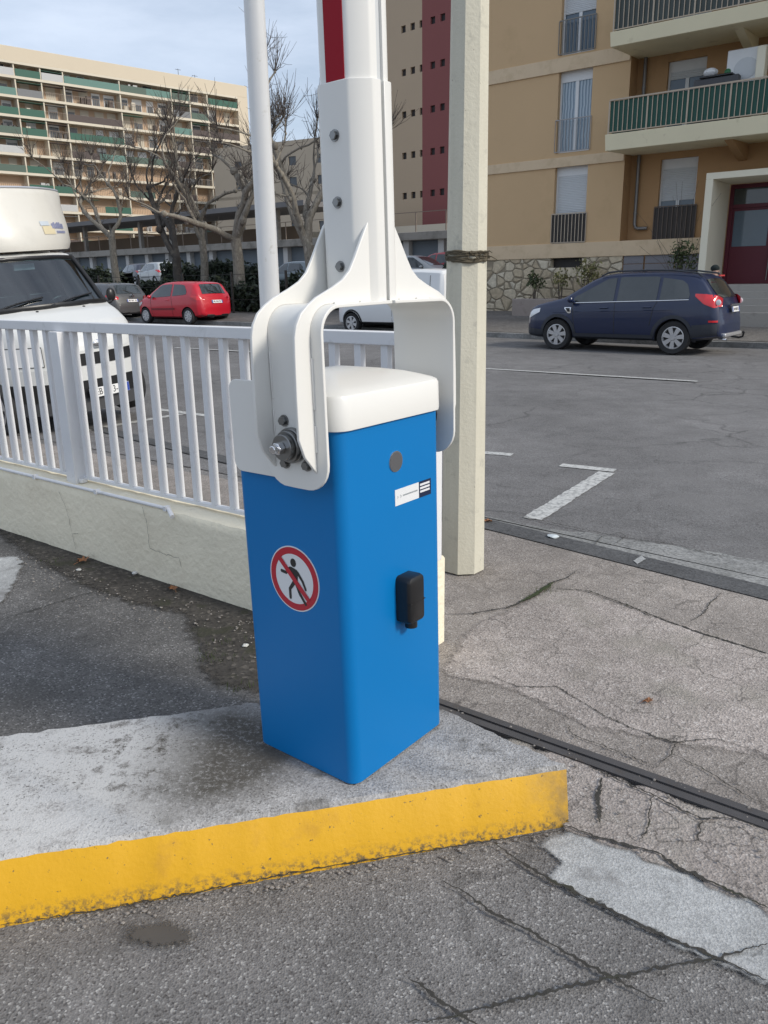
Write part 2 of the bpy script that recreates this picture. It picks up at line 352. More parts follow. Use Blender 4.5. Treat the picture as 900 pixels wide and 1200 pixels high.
crack(z2([(130,430),(220,470),(330,470),(460,550),(540,585),(640,620),(760,610),(900,655)]), .010, seed=4)
crack(z2([(360,570),(370,600),(440,625),(520,655),(600,690)]), .009, seed=5)
crack(z2([(640,650),(740,700),(800,740),(890,790)]), .009, seed=6)
crack(z2([(600,690),(640,650),(655,610)]), .008, seed=26)
crack(z2([(430,90),(450,65),(500,55),(515,65),(480,90)]), .010, seed=27)
crack(z2([(190,0),(300,25),(420,50),(520,70),(640,85),(760,115),(900,135)]), .016, -.005, seed=28)
crack(z5([(130,355),(190,385),(250,430),(330,470),(400,510),(470,550),(540,585),(620,630),(660,640)]), .020, -.009, seed=7)
crack(z5([(60,690),(100,690),(200,665),(300,640),(420,610),(540,585),(660,560),(780,540),(900,505)]), .020, -.008, seed=8)
crack(z5([(60,590),(95,610),(130,640),(170,665),(210,690),(240,712)]), .022, -.008, seed=9)
crack(z5([(260,270),(330,320),(400,360),(470,395),(560,440),(690,500),(800,545),(900,590)]), .022, -.010, seed=10)
crack(z5([(420,232),(450,240),(500,260),(560,275),(640,295),(700,335),(780,370),(900,425)]), .022, -.0045, seed=11)
crack(z5([(510,120),(505,150),(500,180),(505,225)]), .030, -.0045, seed=12)
crack(z5([(630,160),(622,200),(620,230),(600,270)]), .010, -.0045, seed=13)
crack(z5([(745,220),(740,250),(730,275)]), .010, -.0045, seed=14)
crack(z5([(470,90),(560,130),(640,165),(690,190),(740,215),(820,215),(900,245)]), .014, -.0045, seed=15)
crack([(0,723),(40,712),(90,696),(125,688)], .014, -.012, seed=16)
crack([(0,1080),(120,1062),(240,1040),(360,1016),(480,996),(600,978),(667,968)], .012, -.012, seed=17)
# steel sliding-gate rail set in the ground
tag(MB().box(-1.80, 14, -.038, -.006, -.05, -.004).box(-1.80, 14, .006, .038, -.05, -.002).box(-1.80, 14, -.006, .006, -.05, -.009).build('gate_rail', M_STEEL, loc=W(0, 2.345), rz=RZ), 'long dark steel gate rail set flush in the pavement behind the yellow kerb', 'rail')

# traffic island with a yellow painted face
ZI = .155
tp = [np.array(gnd(664,898,ZI)[:2]), None, np.array(gnd(300,823,ZI)[:2]), np.array(gnd(0,862,ZI)[:2])]
tp[1] = np.array(gnd(512,834,ZI)[:2]); p0 = np.array(gnd(0,1005,ZI)[:2])
dF = (tp[0]-p0); dB = tp[2]-tp[3]
ring = [p0-dF*1.3, tp[0], tp[1]+np.array([.02,.02]), tp[2], tp[3], tp[3]-dB*2.4]
front = rough_poly([ring[0], ring[1]], .03, .0017, 4, closed=False)
back = rough_poly(ring[1:], .03, .004, 5, closed=False)
top = front[:-1]+back
n = len(top); nf = len(front)
mb = MB(); rr = random.Random(3)
c0 = np.mean(top, axis=0)
lo = []
for i, p in enumerate(top):
    q = p+(np.array([.004, -.055]) if i < nf else np.array([.0, .01])); lo.append((q[0], q[1], -.03))
hi = [(p[0], p[1], ZI-.010+rr.gauss(0, .0012)) for p in top]
dn = np.array([dF[1], -dF[0]]); dn /= np.linalg.norm(dn)
inn = [(p[0]-(dn[0]*.012 if i < nf else -dn[0]*.006), p[1]-(dn[1]*.012 if i < nf else -dn[1]*.006), ZI+rr.gauss(0, .0006)) for i, p in enumerate(top)]
mb.add(lo+hi+inn, [(i, (i+1)%n, n+(i+1)%n, n+i) for i in range(n)], 0)
for i in range(nf-1): mb.m[i] = 1
mb.add([], []); mb.f += [(n+i, n+(i+1)%n, 2*n+(i+1)%n, 2*n+i) for i in range(n)]; mb.m += [0]*n
mb.f.append(tuple(range(2*n, 3*n))); mb.m.append(0)
my, nt, bb = nodes('yellow_kerb_paint'); co = coords(nt)
cy = mix(nt, noise(nt, co, 5, 5), (.58,.305,.003), (.67,.365,.005))
cy = mix(nt, ramp(nt, noise(nt, co, 60, 5, .7), [(.64, 0.), (.68, .85)]), cy, (.09,.07,.04))
cy = mix(nt, ramp(nt, noise(nt, co, 3.4, 7, .65), [(.60, 0.), (.72, .6)]), cy, (.40,.20,.02))
sx = N(nt, 'ShaderNodeSeparateXYZ'); nt.links.new(co, sx.inputs[0])
def mrange(val, a, b):
    r = N(nt, 'ShaderNodeMapRange'); r.inputs['From Min'].default_value = a; r.inputs['From Max'].default_value = b
    nt.links.new(val, r.inputs['Value']); return r.outputs['Result']
edge = mix(nt, 1.0, mrange(sx.outputs['X'], .40, .62), ramp(nt, noise(nt, co, 16, 7, .7), [(.36, 0.), (.62, 1.)]), 'MULTIPLY')
cy = mix(nt, edge, cy, (.17,.12,.06))
low = mix(nt, 1.0, mrange(sx.outputs['Z'], .030, -.01), ramp(nt, noise(nt, co, 55, 6, .75), [(.46, 0.), (.60, 1.)]), 'MULTIPLY')
cy = mix(nt, low, cy, (.10,.075,.04))
nt.links.new(cy, bb.inputs['Base Color']); bb.inputs['Roughness'].default_value = .6
bump(nt, bb, noise(nt, co, 70, 5), .35, .004)
# grime round the cabinet foot and a white weathered left end (real stains on the concrete)
ti = mb.build('traffic_island', [M_ISL, my], smooth=40); tag(ti, kind='structure')
nt = M_ISL.node_tree; bi = nt.nodes['Principled BSDF']; lk = bi.inputs['Base Color'].links[0].from_socket
co = coords(nt); sx = N(nt, 'ShaderNodeSeparateXYZ'); nt.links.new(co, sx.inputs[0])
def spot(cx, cyy, rx, ry):
    mp = N(nt, 'ShaderNodeMapping'); mp.inputs['Location'].default_value = (-cx/rx, -cyy/ry, 0); mp.inputs['Scale'].default_value = (1/rx, 1/ry, 0)
    nt.links.new(co, mp.inputs['Vector']); ln = N(nt, 'ShaderNodeVectorMath', operation='LENGTH'); nt.links.new(mp.outputs[0], ln.inputs[0])
    return ln.outputs['Value']
gp = gnd(222,882,ZI)
blot = mix(nt, 1.0, ramp(nt, spot(gp[0], gp[1], .46, .36), [(.6, 1.), (1.1, 0.)]), ramp(nt, noise(nt, co, 58, 9, .82), [(.33, 0.), (.50, .98)]), 'MULTIPLY')
c = mix(nt, blot, lk, (.078,.071,.060))
wl = mix(nt, 1.0, ramp(nt, mrange(sx.outputs['X'], -.55, -.85), [(0, 0.), (1, 1.)]), ramp(nt, noise(nt, co, 13, 9, .78), [(.38, 0.), (.50, .9)]), 'MULTIPLY')
c = mix(nt, wl, c, (.50,.495,.485))
pits = mix(nt, 1.0, ramp(nt, noise(nt, co, 120, 4, .7), [(.57, 0.), (.64, .95)]), ramp(nt, noise(nt, co, 4, 6, .65), [(.36, .15), (.58, 1.)]), 'MULTIPLY')
c = mix(nt, pits, c, (.07,.064,.056))
nt.links.new(c, bi.inputs['Base Color'])
# ------------------------------------------------------------------ the barrier
def rrect(x0, x1, y0, y1, r, n=6):
    out = []
    for cx, cy, a0 in ((x1-r,y1-r,0),(x0+r,y1-r,90),(x0+r,y0+r,180),(x1-r,y0+r,270)):
        for k in range(n+1):
            a = rad(a0+90*k/n); out.append((cx+r*math.cos(a), cy+r*math.sin(a)))
    return out
px = Vector((.772, -.635, 0)).normalized()
O = Vector((-.408, 2.288, ZI))
bar = thing('parking_barrier', 'blue and white barrier cabinet with its arm raised upright, on the yellow edged island', 'barrier', O, 0)
bar.matrix_world = Matrix.Translation(O) @ Matrix.Rotation(rad(-.85), 4, 'Y') @ Matrix.Rotation(math.atan2(px.y, px.x), 4, 'Z')
PX0, Wp, Wq = -.022, .40, .457
M_BLUE = mk('blue_powder_coat', (.001,.160,.44), .42, var=.03, scale=3, spec=.3)
M_BLUE.node_tree.nodes['Principled BSDF'].inputs['Roughness'].default_value = .4
MB().prism(rrect(PX0, Wp, 0, Wq, .036, 8), 'z', .002, 1.066).build('cabinet', M_BLUE, bar, smooth=40)
# cap with softly domed top
mb = MB(); rings = []
for ins, z in ((-.010,1.066),(-.011,1.075),(-.010,1.148),(-.006,1.157),(.004,1.163),(.03,1.172),(.07,1.184),(.12,1.194),(.17,1.199)):
    rr_ = max(.046-ins*.35, .02); rings.append([(x, y, z) for x, y in rrect(PX0+ins, Wp-ins, ins, Wq-ins, min(rr_, (Wp-2*ins)/2-.001), 8)])
nr = len(rings[0]); mb.add([p for r in rings for p in r], [(i*nr+k, i*nr+(k+1)%nr, (i+1)*nr+(k+1)%nr, (i+1)*nr+k) for i in range(len(rings)-1) for k in range(nr)])
mb.f.append(tuple(range((len(rings)-1)*nr, len(rings)*nr))); mb.m.append(0)
mb.f.append(tuple(range(nr))[::-1]); mb.m.append(0)
mb.build('cap', M_WHITE, bar, smooth=35)
MB().prism(rrect(-.004, .26, .92, 1.186, .03, 4), 'y', -.016, -.009).build('side_cover', M_WHITE, bar, smooth=30, bevel=.0015)

PL, PR, QC = .185, .412, .230
def mirror(pts): return [(2*QC-q, z) for q, z in pts]
def arc(cx, cz, r, a0, a1, n=8): return [(cx+r*math.cos(rad(a0+(a1-a0)*k/n)), cz+r*math.sin(rad(a0+(a1-a0)*k/n))) for k in range(n+1)]
Q0 = -.050; TH = .009; ZT = 1.379
def half_bracket(name, mir):
    mm = (lambda p: mirror(p)) if mir else (lambda p: p)
    qx = lambda q: 2*QC-q if mir else q
    mb = MB()
    # bent web: hub plate, shoulder, horizontal leg
    plate = [(PR,1.30),(PR,.995)]+arc(PR-.075,.99,.075,0,-90,7)+[(PL+.10,.915)]+arc(PL+.075,.99,.075,-100,-180,6)+[(PL,1.0),(PL,1.30)]
    a, b = sorted((qx(Q0), qx(Q0-TH))); mb.prism(plate, 'y', a, b)
    inner = [(Q0,1.30)]+arc(Q0+.062, ZT-.062, .062, 180, 90, 8)+[(QC-.006, ZT+.002)]
    outer = [(QC-.006, ZT+TH+.002)]+arc(Q0+.062, ZT-.062, .062+TH, 90, 180, 8)+[(Q0-TH,1.30)]
    mb.prism(mm(inner+outer), 'x', PL, PR)
    # two gusset flanges
    fl = [(Q0-TH,.965),(-.066,.972),(-.100,1.014),(-.118,1.062),(-.1175,1.16),(-.115,1.26),(-.112,1.315),(-.104,1.343),(-.086,1.370),(-.060,1.389),(-.029,1.406),(.03,1.428),(.070,1.446),(.098,1.468),(.120,1.500),(.150,1.548),(.176,1.588),(.185,1.596),(.194,1.594),(.197,1.588),(.197,ZT+TH)]
    fl += arc(Q0+.062, ZT-.062, .062+TH, 90, 180, 8)
    for p in (.212, .366): mb.prism(mm(fl), 'x', p, p+.009)
    # weld tabs through the web next to the gussets
    for p0_, p1_ in ((.366+.0085, .366+.016),):
        for q0, q1 in ((.03,.085),(.13,.165)):
            qa, qb = sorted((qx(q0), qx(q1))); mb.box(p0_, p1_, qa, qb, ZT+.006, ZT+.0135)
        for z0, z1 in ((1.02,1.09),(1.13,1.26)):
            qa, qb = sorted((qx(Q0-TH-.004), qx(Q0-TH+.002))); mb.box(p0_, p1_-.002, qa, qb, z0, z1)
    qa, qb = sorted((qx(Q0-TH-.003), qx(Q0-TH+.002)))
    for z0, z1 in ((1.06,1.12),(1.15,1.27)): mb.box(.2225, .2275, qa, qb, z0, z1)
    # half sleeve with chamfered corners
    oct_ = [(.393,QC-.006),(.393,.198),(.389,.190),(.350,.153),(.340,.150),(.254,.150),(.244,.153),(.206,.190),(.202,.198),(.202,QC-.006)]
    if mir: oct_ = [(p, 2*QC-q) for p, q in oct_]
    mb.prism(oct_, 'z', ZT+TH, 1.925)
    mb.weld_z(1.30); br = mb.build(name, M_WHITE, bar, smooth=28, bevel=.0018)
    # hub, shaft and bolts
    s = -1 if not mir else 1; q0 = qx(Q0-TH); c = lambda p, z: (p, q0, z)
    h = MB(); hc = (.294, q0, 1.033)
    def cy(cc, r, h0, h1, n=28, r2=None): h.cyl(cc, 'y', r, *( (-h1, -h0) if s < 0 else (h0, h1)), n=n, r2=r2 if s > 0 or r2 is None else None)
    cy(hc, .047, 0, .018); cy(hc, .042, .018, .030); cy(hc, .035, .030, .046)
    hub = h.build('hub', M_STAIN, bar, smooth=35, bevel=.002)
    h = MB(); cy(hc, .017, .046, .066, 6); cy(hc, .0105, .066, .080); h.build('shaft_end', M_CHROME, hub, smooth=35, bevel=.002)
    for dp, dz in ((-.030,.062),(-.034,-.052),(.046,-.050),(.052,.045)):
        h = MB(); cc = (.294+dp, q0, 1.033+dz); cy(cc, .0155, 0, .004); cy(cc, .0115, .004, .014, 6); h.build('bolt', M_STAIN, hub, smooth=30)
    # bearing disc between web and cabinet
    h = MB(); qa, qb = sorted((qx(Q0), 0 if not mir else Wq)); h.box(.26,.26,qa,qb,1,1); h = MB()
    h.cyl((.294, 0, 1.033), 'y', .055, qa, qb); h.build('bearing', M_BLACK, hub)
    for z in (1.80, 1.64, 1.48):
        h = MB(); cc = (.297, qx(.150), z); cy(cc, .0145, 0, .003); cy(cc, .0105, .003, .011, 6); h.build('bolt', M_STAIN, br, smooth=30)
    return br
half_bracket('fork_bracket', False)
half_bracket('fork_bracket', True)
# raised arm
oct1 = [(.386,QC-.012),(.386,.203),(.381,.193),(.348,.161),(.338,.157),(.256,.157),(.246,.161),(.214,.193),(.209,.203),(.209,QC-.012)]
mb = MB(); mb.prism(oct1, 'z', 1.925, 4.6).prism([(p, 2*QC-q) for p, q in oct1], 'z', 1.925, 4.6)
arm = mb.build('barrier_arm', M_WHITE, bar, smooth=30)
MB().box(.215, .378, QC-.0125, QC+.0125, 1.40, 4.6).build('rubber_seam', M_SHUT, arm)
M_RED = mk('red_reflective_tape', (.30,.003,.014), .5, var=.05, spec=.2)
for z0, z1 in ((1.926, 2.55), (3.1, 3.7)): MB().box(.270, .332, .1545, .1565, z0, z1).build('red_stripe', M_RED, arm)
# no-pedestrians sign
M_SW = mk('sign_white', (.70,.71,.72), .4, var=.02); M_SR = mk('sign_red', (.45,.008,.025), .35, var=.04)
def pz(poly): return [(.2+x, .617+z) for x, z in poly]
circ = lambda r, n=64: [(r*math.cos(2*math.pi*k/n), r*math.sin(2*math.pi*k/n)) for k in range(n)]
sg = MB().prism(pz(circ(.100)), 'y', -.0012, .001).build('prohibition_sign', M_SW, bar)
o, i_ = pz(circ(.0965)), pz(circ(.0765)); n = 64; mb = MB()
mb.add([(x, -.0016, z) for x, z in o+i_], [(k, (k+1)%n, n+(k+1)%n, n+k) for k in range(n)])
mb.build('red_ring', M_SR, sg, smooth=0)
def capsule(p, q, r0_, r1_):
    p, q = np.array(p), np.array(q); a = math.atan2(*(q-p)[::-1]); out = []
    for k in range(9): t = a+math.pi/2+math.pi*k/8; out.append(tuple(p+r0_*np.array([math.cos(t), math.sin(t)])))
    for k in range(9): t = a-math.pi/2+math.pi*k/8; out.append(tuple(q+r1_*np.array([math.cos(t), math.sin(t)])))
    return out
mb = MB()
sc_ = .1/.5  # pictogram drawn in half-unit sign coordinates
def fig(poly, y): mb.add([(.2+x*.1, y, .617+z*.1) for x, z in poly], [tuple(range(len(poly)))])
fig([(x*.115-.0, z*.13+.50) for x, z in circ(1, 24)], -.0020)
fig([(-.17,.35),(-.07,.36),(.14,.30),(.22,.18),(.16,.13),(.14,-.10),(.10,-.16),(-.06,-.13),(-.08,.10),(-.20,.28)], -.0020)
for p, q, a, b_ in (((-.13,.31),(-.32,.14),.055,.05),((-.32,.14),(-.50,.16),.05,.05),((.16,.22),(.34,.0),.05,.045),((.34,.0),(.45,-.24),.045,.04),((-.02,-.12),(-.20,-.34),.065,.05),((-.20,-.34),(-.20,-.62),.05,.045),((.08,-.12),(.20,-.42),.065,.05),((.20,-.42),(.42,-.70),.05,.045)):
    fig(capsule(p, q, a, b_), -.0020-.00003*len(mb.f))
mb.build('walking_figure', M_BLACK, sg, smooth=0)
d = np.array([.707, -.707])*.079; nn = np.array([.707, .707])*.0082; mb = MB()
mb.add([(.2+p[0], -.0028, .617+p[1]) for p in (-d-nn, d-nn, d+nn, -d+nn)], [(0,1,2,3)]); mb.build('red_bar', M_SR, sg, smooth=0)
# maker's label
lb = MB().box(Wp-.001, Wp+.0012, .226, .400, .813, .861).build('maker_label', M_SW, bar)
MB().box(Wp, Wp+.0016, .340, .4005, .8125, .8615).build('dark_panel', mk('label_navy', (.008,.016,.05), .4), lb)
mb = MB()
for z in (.8515, .841, .8305): mb.box(Wp, Wp+.0022, .345, .393, z-.0032, z+.0032)
mb.build('white_bar', M_SW, lb)
mb = MB(); g_ = Wp+.0018
for y, s in ((.238,.005),(.252,.006)): mb.add([(g_, y-s*.5, .838+s), (g_, y+s*.6, .838), (g_, y-s*.5, .838-s), (g_, y+s*.05, .838)], [(0,3,1),(2,1,3)])
rr = random.Random(5); y = .262
while y < .332:
    w_ = rr.uniform(.0015,.0035); mb.add([(g_, y, .836), (g_, y+w_, .836), (g_, y+w_, .8405), (g_, y, .8405)], [(0,1,2,3)]); y += w_+.0016
mb.build('label_print', mk('label_grey_print', (.25,.28,.3), .5), lb, smooth=0)
# round cover and black lock housing
MB().cyl((Wp, .233, .945), 'x', .0305, -.001, .0022, 32).build('lock_disc_rim', M_CHROME, bar)
MB().cyl((Wp, .233, .944), 'x', .028, 0, .0030, 32).build('lock_disc', mk('grey_disc', (.12,.12,.125), .4, .3), bar)
mb = MB(); prof = rrect(.218, .294, .452, .596, .012, 3)
def ring_at(x, ins, arch): return [(Wp+x, .256+(y-.256)*(1-ins), (.524+(z-.524)*(1-ins*.6))+(arch*(1-((y-.256)/.04)**2) if z > .56 else 0)) for y, z in prof]
rs_ = [ring_at(0,0,.004), ring_at(.040,.01,.008), ring_at(.050,.08,.009), ring_at(.054,.22,.006)]; nr = len(prof)
mb.add([p for r in rs_ for p in r], [(i*nr+k, i*nr+(k+1)%nr, (i+1)*nr+(k+1)%nr, (i+1)*nr+k) for i in range(3) for k in range(nr)])
mb.f.append(tuple(range(3*nr, 4*nr))); mb.m.append(0)
mb.box(Wp+.010, Wp+.0545, .2185, .2935, .5185, .5195)
lk_ = mb.build('lock_housing', M_BLACK, bar, smooth=40)
MB().cyl((Wp+.026, .256, .44), 'z', .019, -.008, .02, 20).build('lock_cylinder', M_BLACK, lk_, smooth=40)
MB().box(.012, Wp-.012, .012, Wq-.012, -.004, .004).build('base_gasket', M_RUB, bar)

# ------------------------------------------------------------------ low wall, railing, pipe
WT, WB0, WB1 = .415, 2.585, 2.845; WE = vab(520.5, 735, 2.845)[0]
wall = MB(); As = [-9+.09*i for i in range(int((WE+9)/.09)+1)]+[WE]; rr = random.Random(9)
prof = [(WB0-.004,-.05),(WB0-.002,.06),(WB0,.15),(WB0+.001,.25),(WB0+.002,.36),(WB0+.004,.395),(WB0+.012,WT),(WB0+.10,WT+.003),(WB0+.19,WT+.003),(WB1-.012,WT),(WB1,.395),(WB1,.2),(WB1,-.05)]
P = []
for a in As:
    P.append([(a+(rr.gauss(0,.002) if a < WE else 0), b_+rr.gauss(0,.002), z+rr.gauss(0,.0025)) for b_, z in prof])
wall.grid([r[::-1] for r in P]); base = len(wall.v)
wall.add(P[-1], [tuple(range(len(prof)))]); wall.add(P[0], [tuple(range(len(prof)))[::-1]])
wo = wall.build('low_wall', M_CREAM, loc=W(0,0,0), rz=RZ, smooth=50)
tag(wo, 'low cream rendered wall with hairline cracks under the white railing', 'wall')
mw = MB(); rr = random.Random(2)
def wcrack(px_):
    pts = []
    for u, v in px_:
        a, z = vab(u, v, WB0-.004); pts.append((a, z))
    line = rough_poly(pts, .012, .003, 7, closed=False); L, R = [], []
    for i, p in enumerate(line):
        t = line[min(i+1,len(line)-1)]-line[max(i-1,0)]; t /= np.linalg.norm(t)+1e-9; nn = np.array([-t[1],t[0]])*.0012*(.4+rr.random())
        L.append((p[0]+nn[0], WB0-.0065, p[1]+nn[1])); R.append((p[0]-nn[0], WB0-.0065, p[1]-nn[1]))
    mw.grid([L, R])
zz = lambda pts: [(x/2.8125, 560+y/2.8125) for x, y in pts]
wcrack(zz([(195,45),(215,90),(230,140),(240,190),(250,235)])); wcrack(zz([(240,185),(258,182)]))
wcrack(zz([(470,95),(485,150),(495,230)])); wcrack(zz([(495,232),(540,250),(590,262),(600,295)]))
mw.build('wall_crack', mk('crack_grey', (.22,.20,.16), .9), wo, smooth=0)
# conduit along the wall top
pts = []
for u, v in [(-160,538),(0,552),(60,566),(120,580),(180,594),(197,599)]:
    a, z = vab(u, v-2, WB0+.006); pts.append((a, WB0+.010, WT+.014))
pipe = MB().tube(pts, .0105, 10)
a_, _ = vab(204, 604, WB0); pipe.tube([pts[-1], (a_, WB0-.012, WT-.016)], [.012,.014], 10)
po = pipe.build('conduit_pipe', M_FENCE, loc=W(0,0,0), rz=RZ); tag(po, 'thin grey conduit pipe running along the top edge of the cream wall', 'pipe')
h = MB()
for u in (40, 110, 190):
    a, z = vab(u, 560, WB0); h.box(a-.012, a+.012, WB0-.006, WB0+.026, WT+.002, WT+.028)
h.build('pipe_clip', M_FENCE, po)
# white railing
FB = WB0+.150
rail = thing('white_railing', 'white metal railing of square upright bars along the top of the cream wall', 'railing', W(0, FB, 0))
a_of = lambda u, v: vab(u, v, FB)[0]
MB().box(-9, WE+.02, -.030, .030, 1.342, 1.398).build('top_rail', M_FENCE, rail, bevel=.004)
MB().box(-9, WE+.02, -.018, .018, .436, .456).build('bottom_rail', M_FENCE, rail, bevel=.002)
posts = [a_of(86, 480), vab(518,600,FB+.055)[0]-.048]
posts = [posts[0]-3.1, posts[0], posts[1]]
for i, a in enumerate(posts):
    y = -.075 if i < 2 else -.03
    h = MB().box(a-.048, a+.048, y, y+.085, .414, 1.342 if i < 2 else 1.36)
    po_ = h.build('post', M_FENCE, rail, bevel=.003)
    if i < 2: MB().box(a+.049, a+.085, y+.02, y+.06, .42, .447).build('post_foot', M_POLEW, po_, bevel=.003)
a0 = a_of(155.5, 388)-.1456*50; k = 0
while a0 < WE-.10:
    if a0 > -8.9 and min(abs(a0-p) for p in posts) > .07:
        MB().box(a0-.018, a0+.018, -.018, .018, .456, 1.342).build('baluster', M_FENCE, rail, bevel=.002)
    a0 += .1456
MB().box(posts[1]-.112, posts[1]-.06, -.018, .018, .456, 1.342).build('baluster', M_FENCE, rail, bevel=.002)

# ------------------------------------------------------------------ poles
pc = gnd(544, 672)[:2]
m_conc, nt, b = nodes('pole_concrete'); co = coords(nt)
mp = N(nt, 'ShaderNodeMapping'); mp.inputs['Scale'].default_value = (1,1,.12); nt.links.new(co, mp.inputs['Vector'])
c = mix(nt, noise(nt, mp.outputs[0], 26, 6), (.50,.475,.385), (.63,.60,.495))
c = mix(nt, ramp(nt, noise(nt, co, 9, 8, .7), [(.58,0.),(.70,.7)]), c, (.38,.365,.31))
c = mix(nt, ramp(nt, noise(nt, co, 38, 4, .7), [(.68,0.),(.73,.9)]), c, (.13,.10,.08))
nt.links.new(c, b.inputs['Base Color']); b.inputs['Roughness'].default_value = .85; bump(nt, b, noise(nt, co, 60, 5), .4, .006)
cp = thing('concrete_pole', 'tapering octagonal pale concrete lamp pole on the pavement behind the barrier', 'pole', (pc[0], pc[1]+.10, 0), rad(4))
def octa(w): s = w/2; k = s*.414; return [(s,-k),(s,k),(k,s),(-k,s),(-s,k),(-s,-k),(-k,-s),(k,-s)]
mb = MB(); lv = [(0,.232),(.5,.222),(2.9,.172),(8,.13)]
for i in range(3):
    a, b_ = octa(lv[i][1]), octa(lv[i+1][1]); za, zb = lv[i][0], lv[i+1][0]
    mb.add([(x,y,za) for x,y in a]+[(x,y,zb) for x,y in b_], [(k,(k+1)%8,8+(k+1)%8,8+k) for k in range(8)])
mb.build('shaft', m_conc, cp, smooth=20)
wz = 1.725; mb = MB(); rr = random.Random(8); rw = .212/2
for j in range(7):
    pts = []; z0 = wz+rr.uniform(-.014,.014); z1 = wz+rr.uniform(-.020,.020); ph = rr.uniform(0, 6)
    for k in range(25):
        t = 2*math.pi*k/24+ph; r = rw*rr.uniform(.99,1.05); pts.append((r*math.cos(t), r*math.sin(t), z0+(z1-z0)*math.sin(t)*.8+rr.gauss(0,.003)))
    mb.tube(pts, [rr.uniform(.003,.007) for _ in pts], 5)
for j in range(8):
    t = rr.uniform(-2.0,.1); p = np.array([rw*1.06*math.cos(t), rw*1.06*math.sin(t), wz+rr.uniform(-.02,.02)]); pts = [p]
    for k in range(3): pts.append(pts[-1]+np.array([rr.gauss(.004,.010), rr.gauss(-.004,.006), rr.gauss(-.004,.010)]))
    mb.tube(pts, [.004,.004,.003,.002], 4)
tw = mb.build('old_tape_band', mk('dried_vine', (.085,.070,.045), .9, var=.5, scale=40), loc=cp.location, rz=0); tag(tw, 'tangled band of old brown tape and dry vine tied round the concrete pole', 'tape')

d = ray(316, 345); t_ = 5.15/d[1]; wp = CP+d*t_
lamp = MB().tube([(0,0,0),(0,0,2.2),(0,0,8)], [.067,.062,.045], 24)
lo = lamp.build('white_pole', M_POLEW, loc=(wp[0], wp[1], 0), smooth=60)
tag(lo, 'slim round white pole rising behind the railing left of the barrier', 'pole')
# ------------------------------------------------------------------ buildings
def holed(mb, x0, x1, z0, z1, y, holes, t, mi=0):
    # wall face at depth y (outside towards -y) with openings (xa, xb, za, zb) and reveals of depth t
    xs = sorted(set([x0, x1]+[v for h in holes for v in h[:2] if x0 < v < x1])); zs = sorted(set([z0, z1]+[v for h in holes for v in h[2:] if z0 < v < z1]))
    inh = lambda x, z: any(h[0] < x < h[1] and h[2] < z < h[3] for h in holes)
    for i in range(len(xs)-1):
        for j in range(len(zs)-1):
            if not inh((xs[i]+xs[i+1])/2, (zs[j]+zs[j+1])/2):
                mb.add([(xs[i],y,zs[j]),(xs[i+1],y,zs[j]),(xs[i+1],y,zs[j+1]),(xs[i],y,zs[j+1])], [(0,1,2,3)], mi)
    for xa, xb, za, zb in holes:
        mb.add([(xa,y,za),(xb,y,za),(xb,y,zb),(xa,y,zb),(xa,y+t,za),(xb,y+t,za),(xb,y+t,zb),(xa,y+t,zb)], [(0,4,5,1),(1,5,6,2),(2,6,7,3),(3,7,4,0)], mi)
    return mb
KB = 25/23.0
FA = lambda u, v, b=23.0: (lambda q: (q[0]*KB, CH+(q[1]-CH)*KB))(vab(u, v, b))     # facade (a, z) for a plane at b*KB
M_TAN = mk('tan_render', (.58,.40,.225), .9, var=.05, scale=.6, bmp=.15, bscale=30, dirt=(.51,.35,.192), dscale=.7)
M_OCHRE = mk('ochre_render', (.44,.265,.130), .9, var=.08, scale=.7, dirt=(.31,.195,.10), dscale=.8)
M_BAND = mk('beige_band', (.66,.51,.34), .85, var=.08, scale=2, dirt=(.53,.40,.25), dscale=2.5, dlo=.5)
M_BALC = mk('cream_balcony', (.78,.71,.50), .8, var=.06, scale=1.5, dirt=(.55,.48,.32), dscale=2.2, dlo=.58)
M_PORCH = mk('cream_portal', (.78,.73,.58), .8, var=.05, scale=2)
M_DOOR = mk('dark_red_door', (.105,.006,.018), .45, var=.08, scale=4)
M_GREENP = mk('green_balcony_sheet', (.012,.075,.055), .6, var=.15, scale=3)
M_RAILB = mk('beige_rail_bar', (.46,.38,.29), .6, var=.1)
m_rub, nt, b = nodes('rubble_stone'); co = coords(nt)
mp = N(nt, 'ShaderNodeMapping'); mp.inputs['Scale'].default_value = (2.7,2.7,3.1); nt.links.new(co, mp.inputs['Vector'])
wp_ = mix(nt, .10, mp.outputs[0], N(nt, 'ShaderNodeTexNoise', Scale=2.0).outputs['Color'], 'ADD')
v1 = N(nt, 'ShaderNodeTexVoronoi', feature='DISTANCE_TO_EDGE'); v2 = N(nt, 'ShaderNodeTexVoronoi')
for v in (v1, v2): v.inputs['Scale'].default_value = 1.0; v.inputs['Randomness'].default_value = .85; nt.links.new(wp_, v.inputs['Vector'])
sepc = N(nt, 'ShaderNodeSeparateColor'); nt.links.new(v2.outputs['Color'], sepc.inputs[0])
c = ramp(nt, sepc.outputs[0], [(0,(.46,.37,.25)),(.5,(.58,.49,.35)),(1,(.66,.59,.46))])
c = mix(nt, 1., c, ramp(nt, noise(nt, co, 9, 6), [(.3,.75),(.7,1.15)]), 'MULTIPLY')
c = mix(nt, ramp(nt, v1.outputs['Distance'], [(.03,1.),(.05,0.)]), c, (.27,.225,.16))
nt.links.new(c, b.inputs['Base Color']); b.inputs['Roughness'].default_value = .9
bump(nt, b, ramp(nt, v1.outputs['Distance'], [(.02,0.),(.10,1.)]), .8, .05)

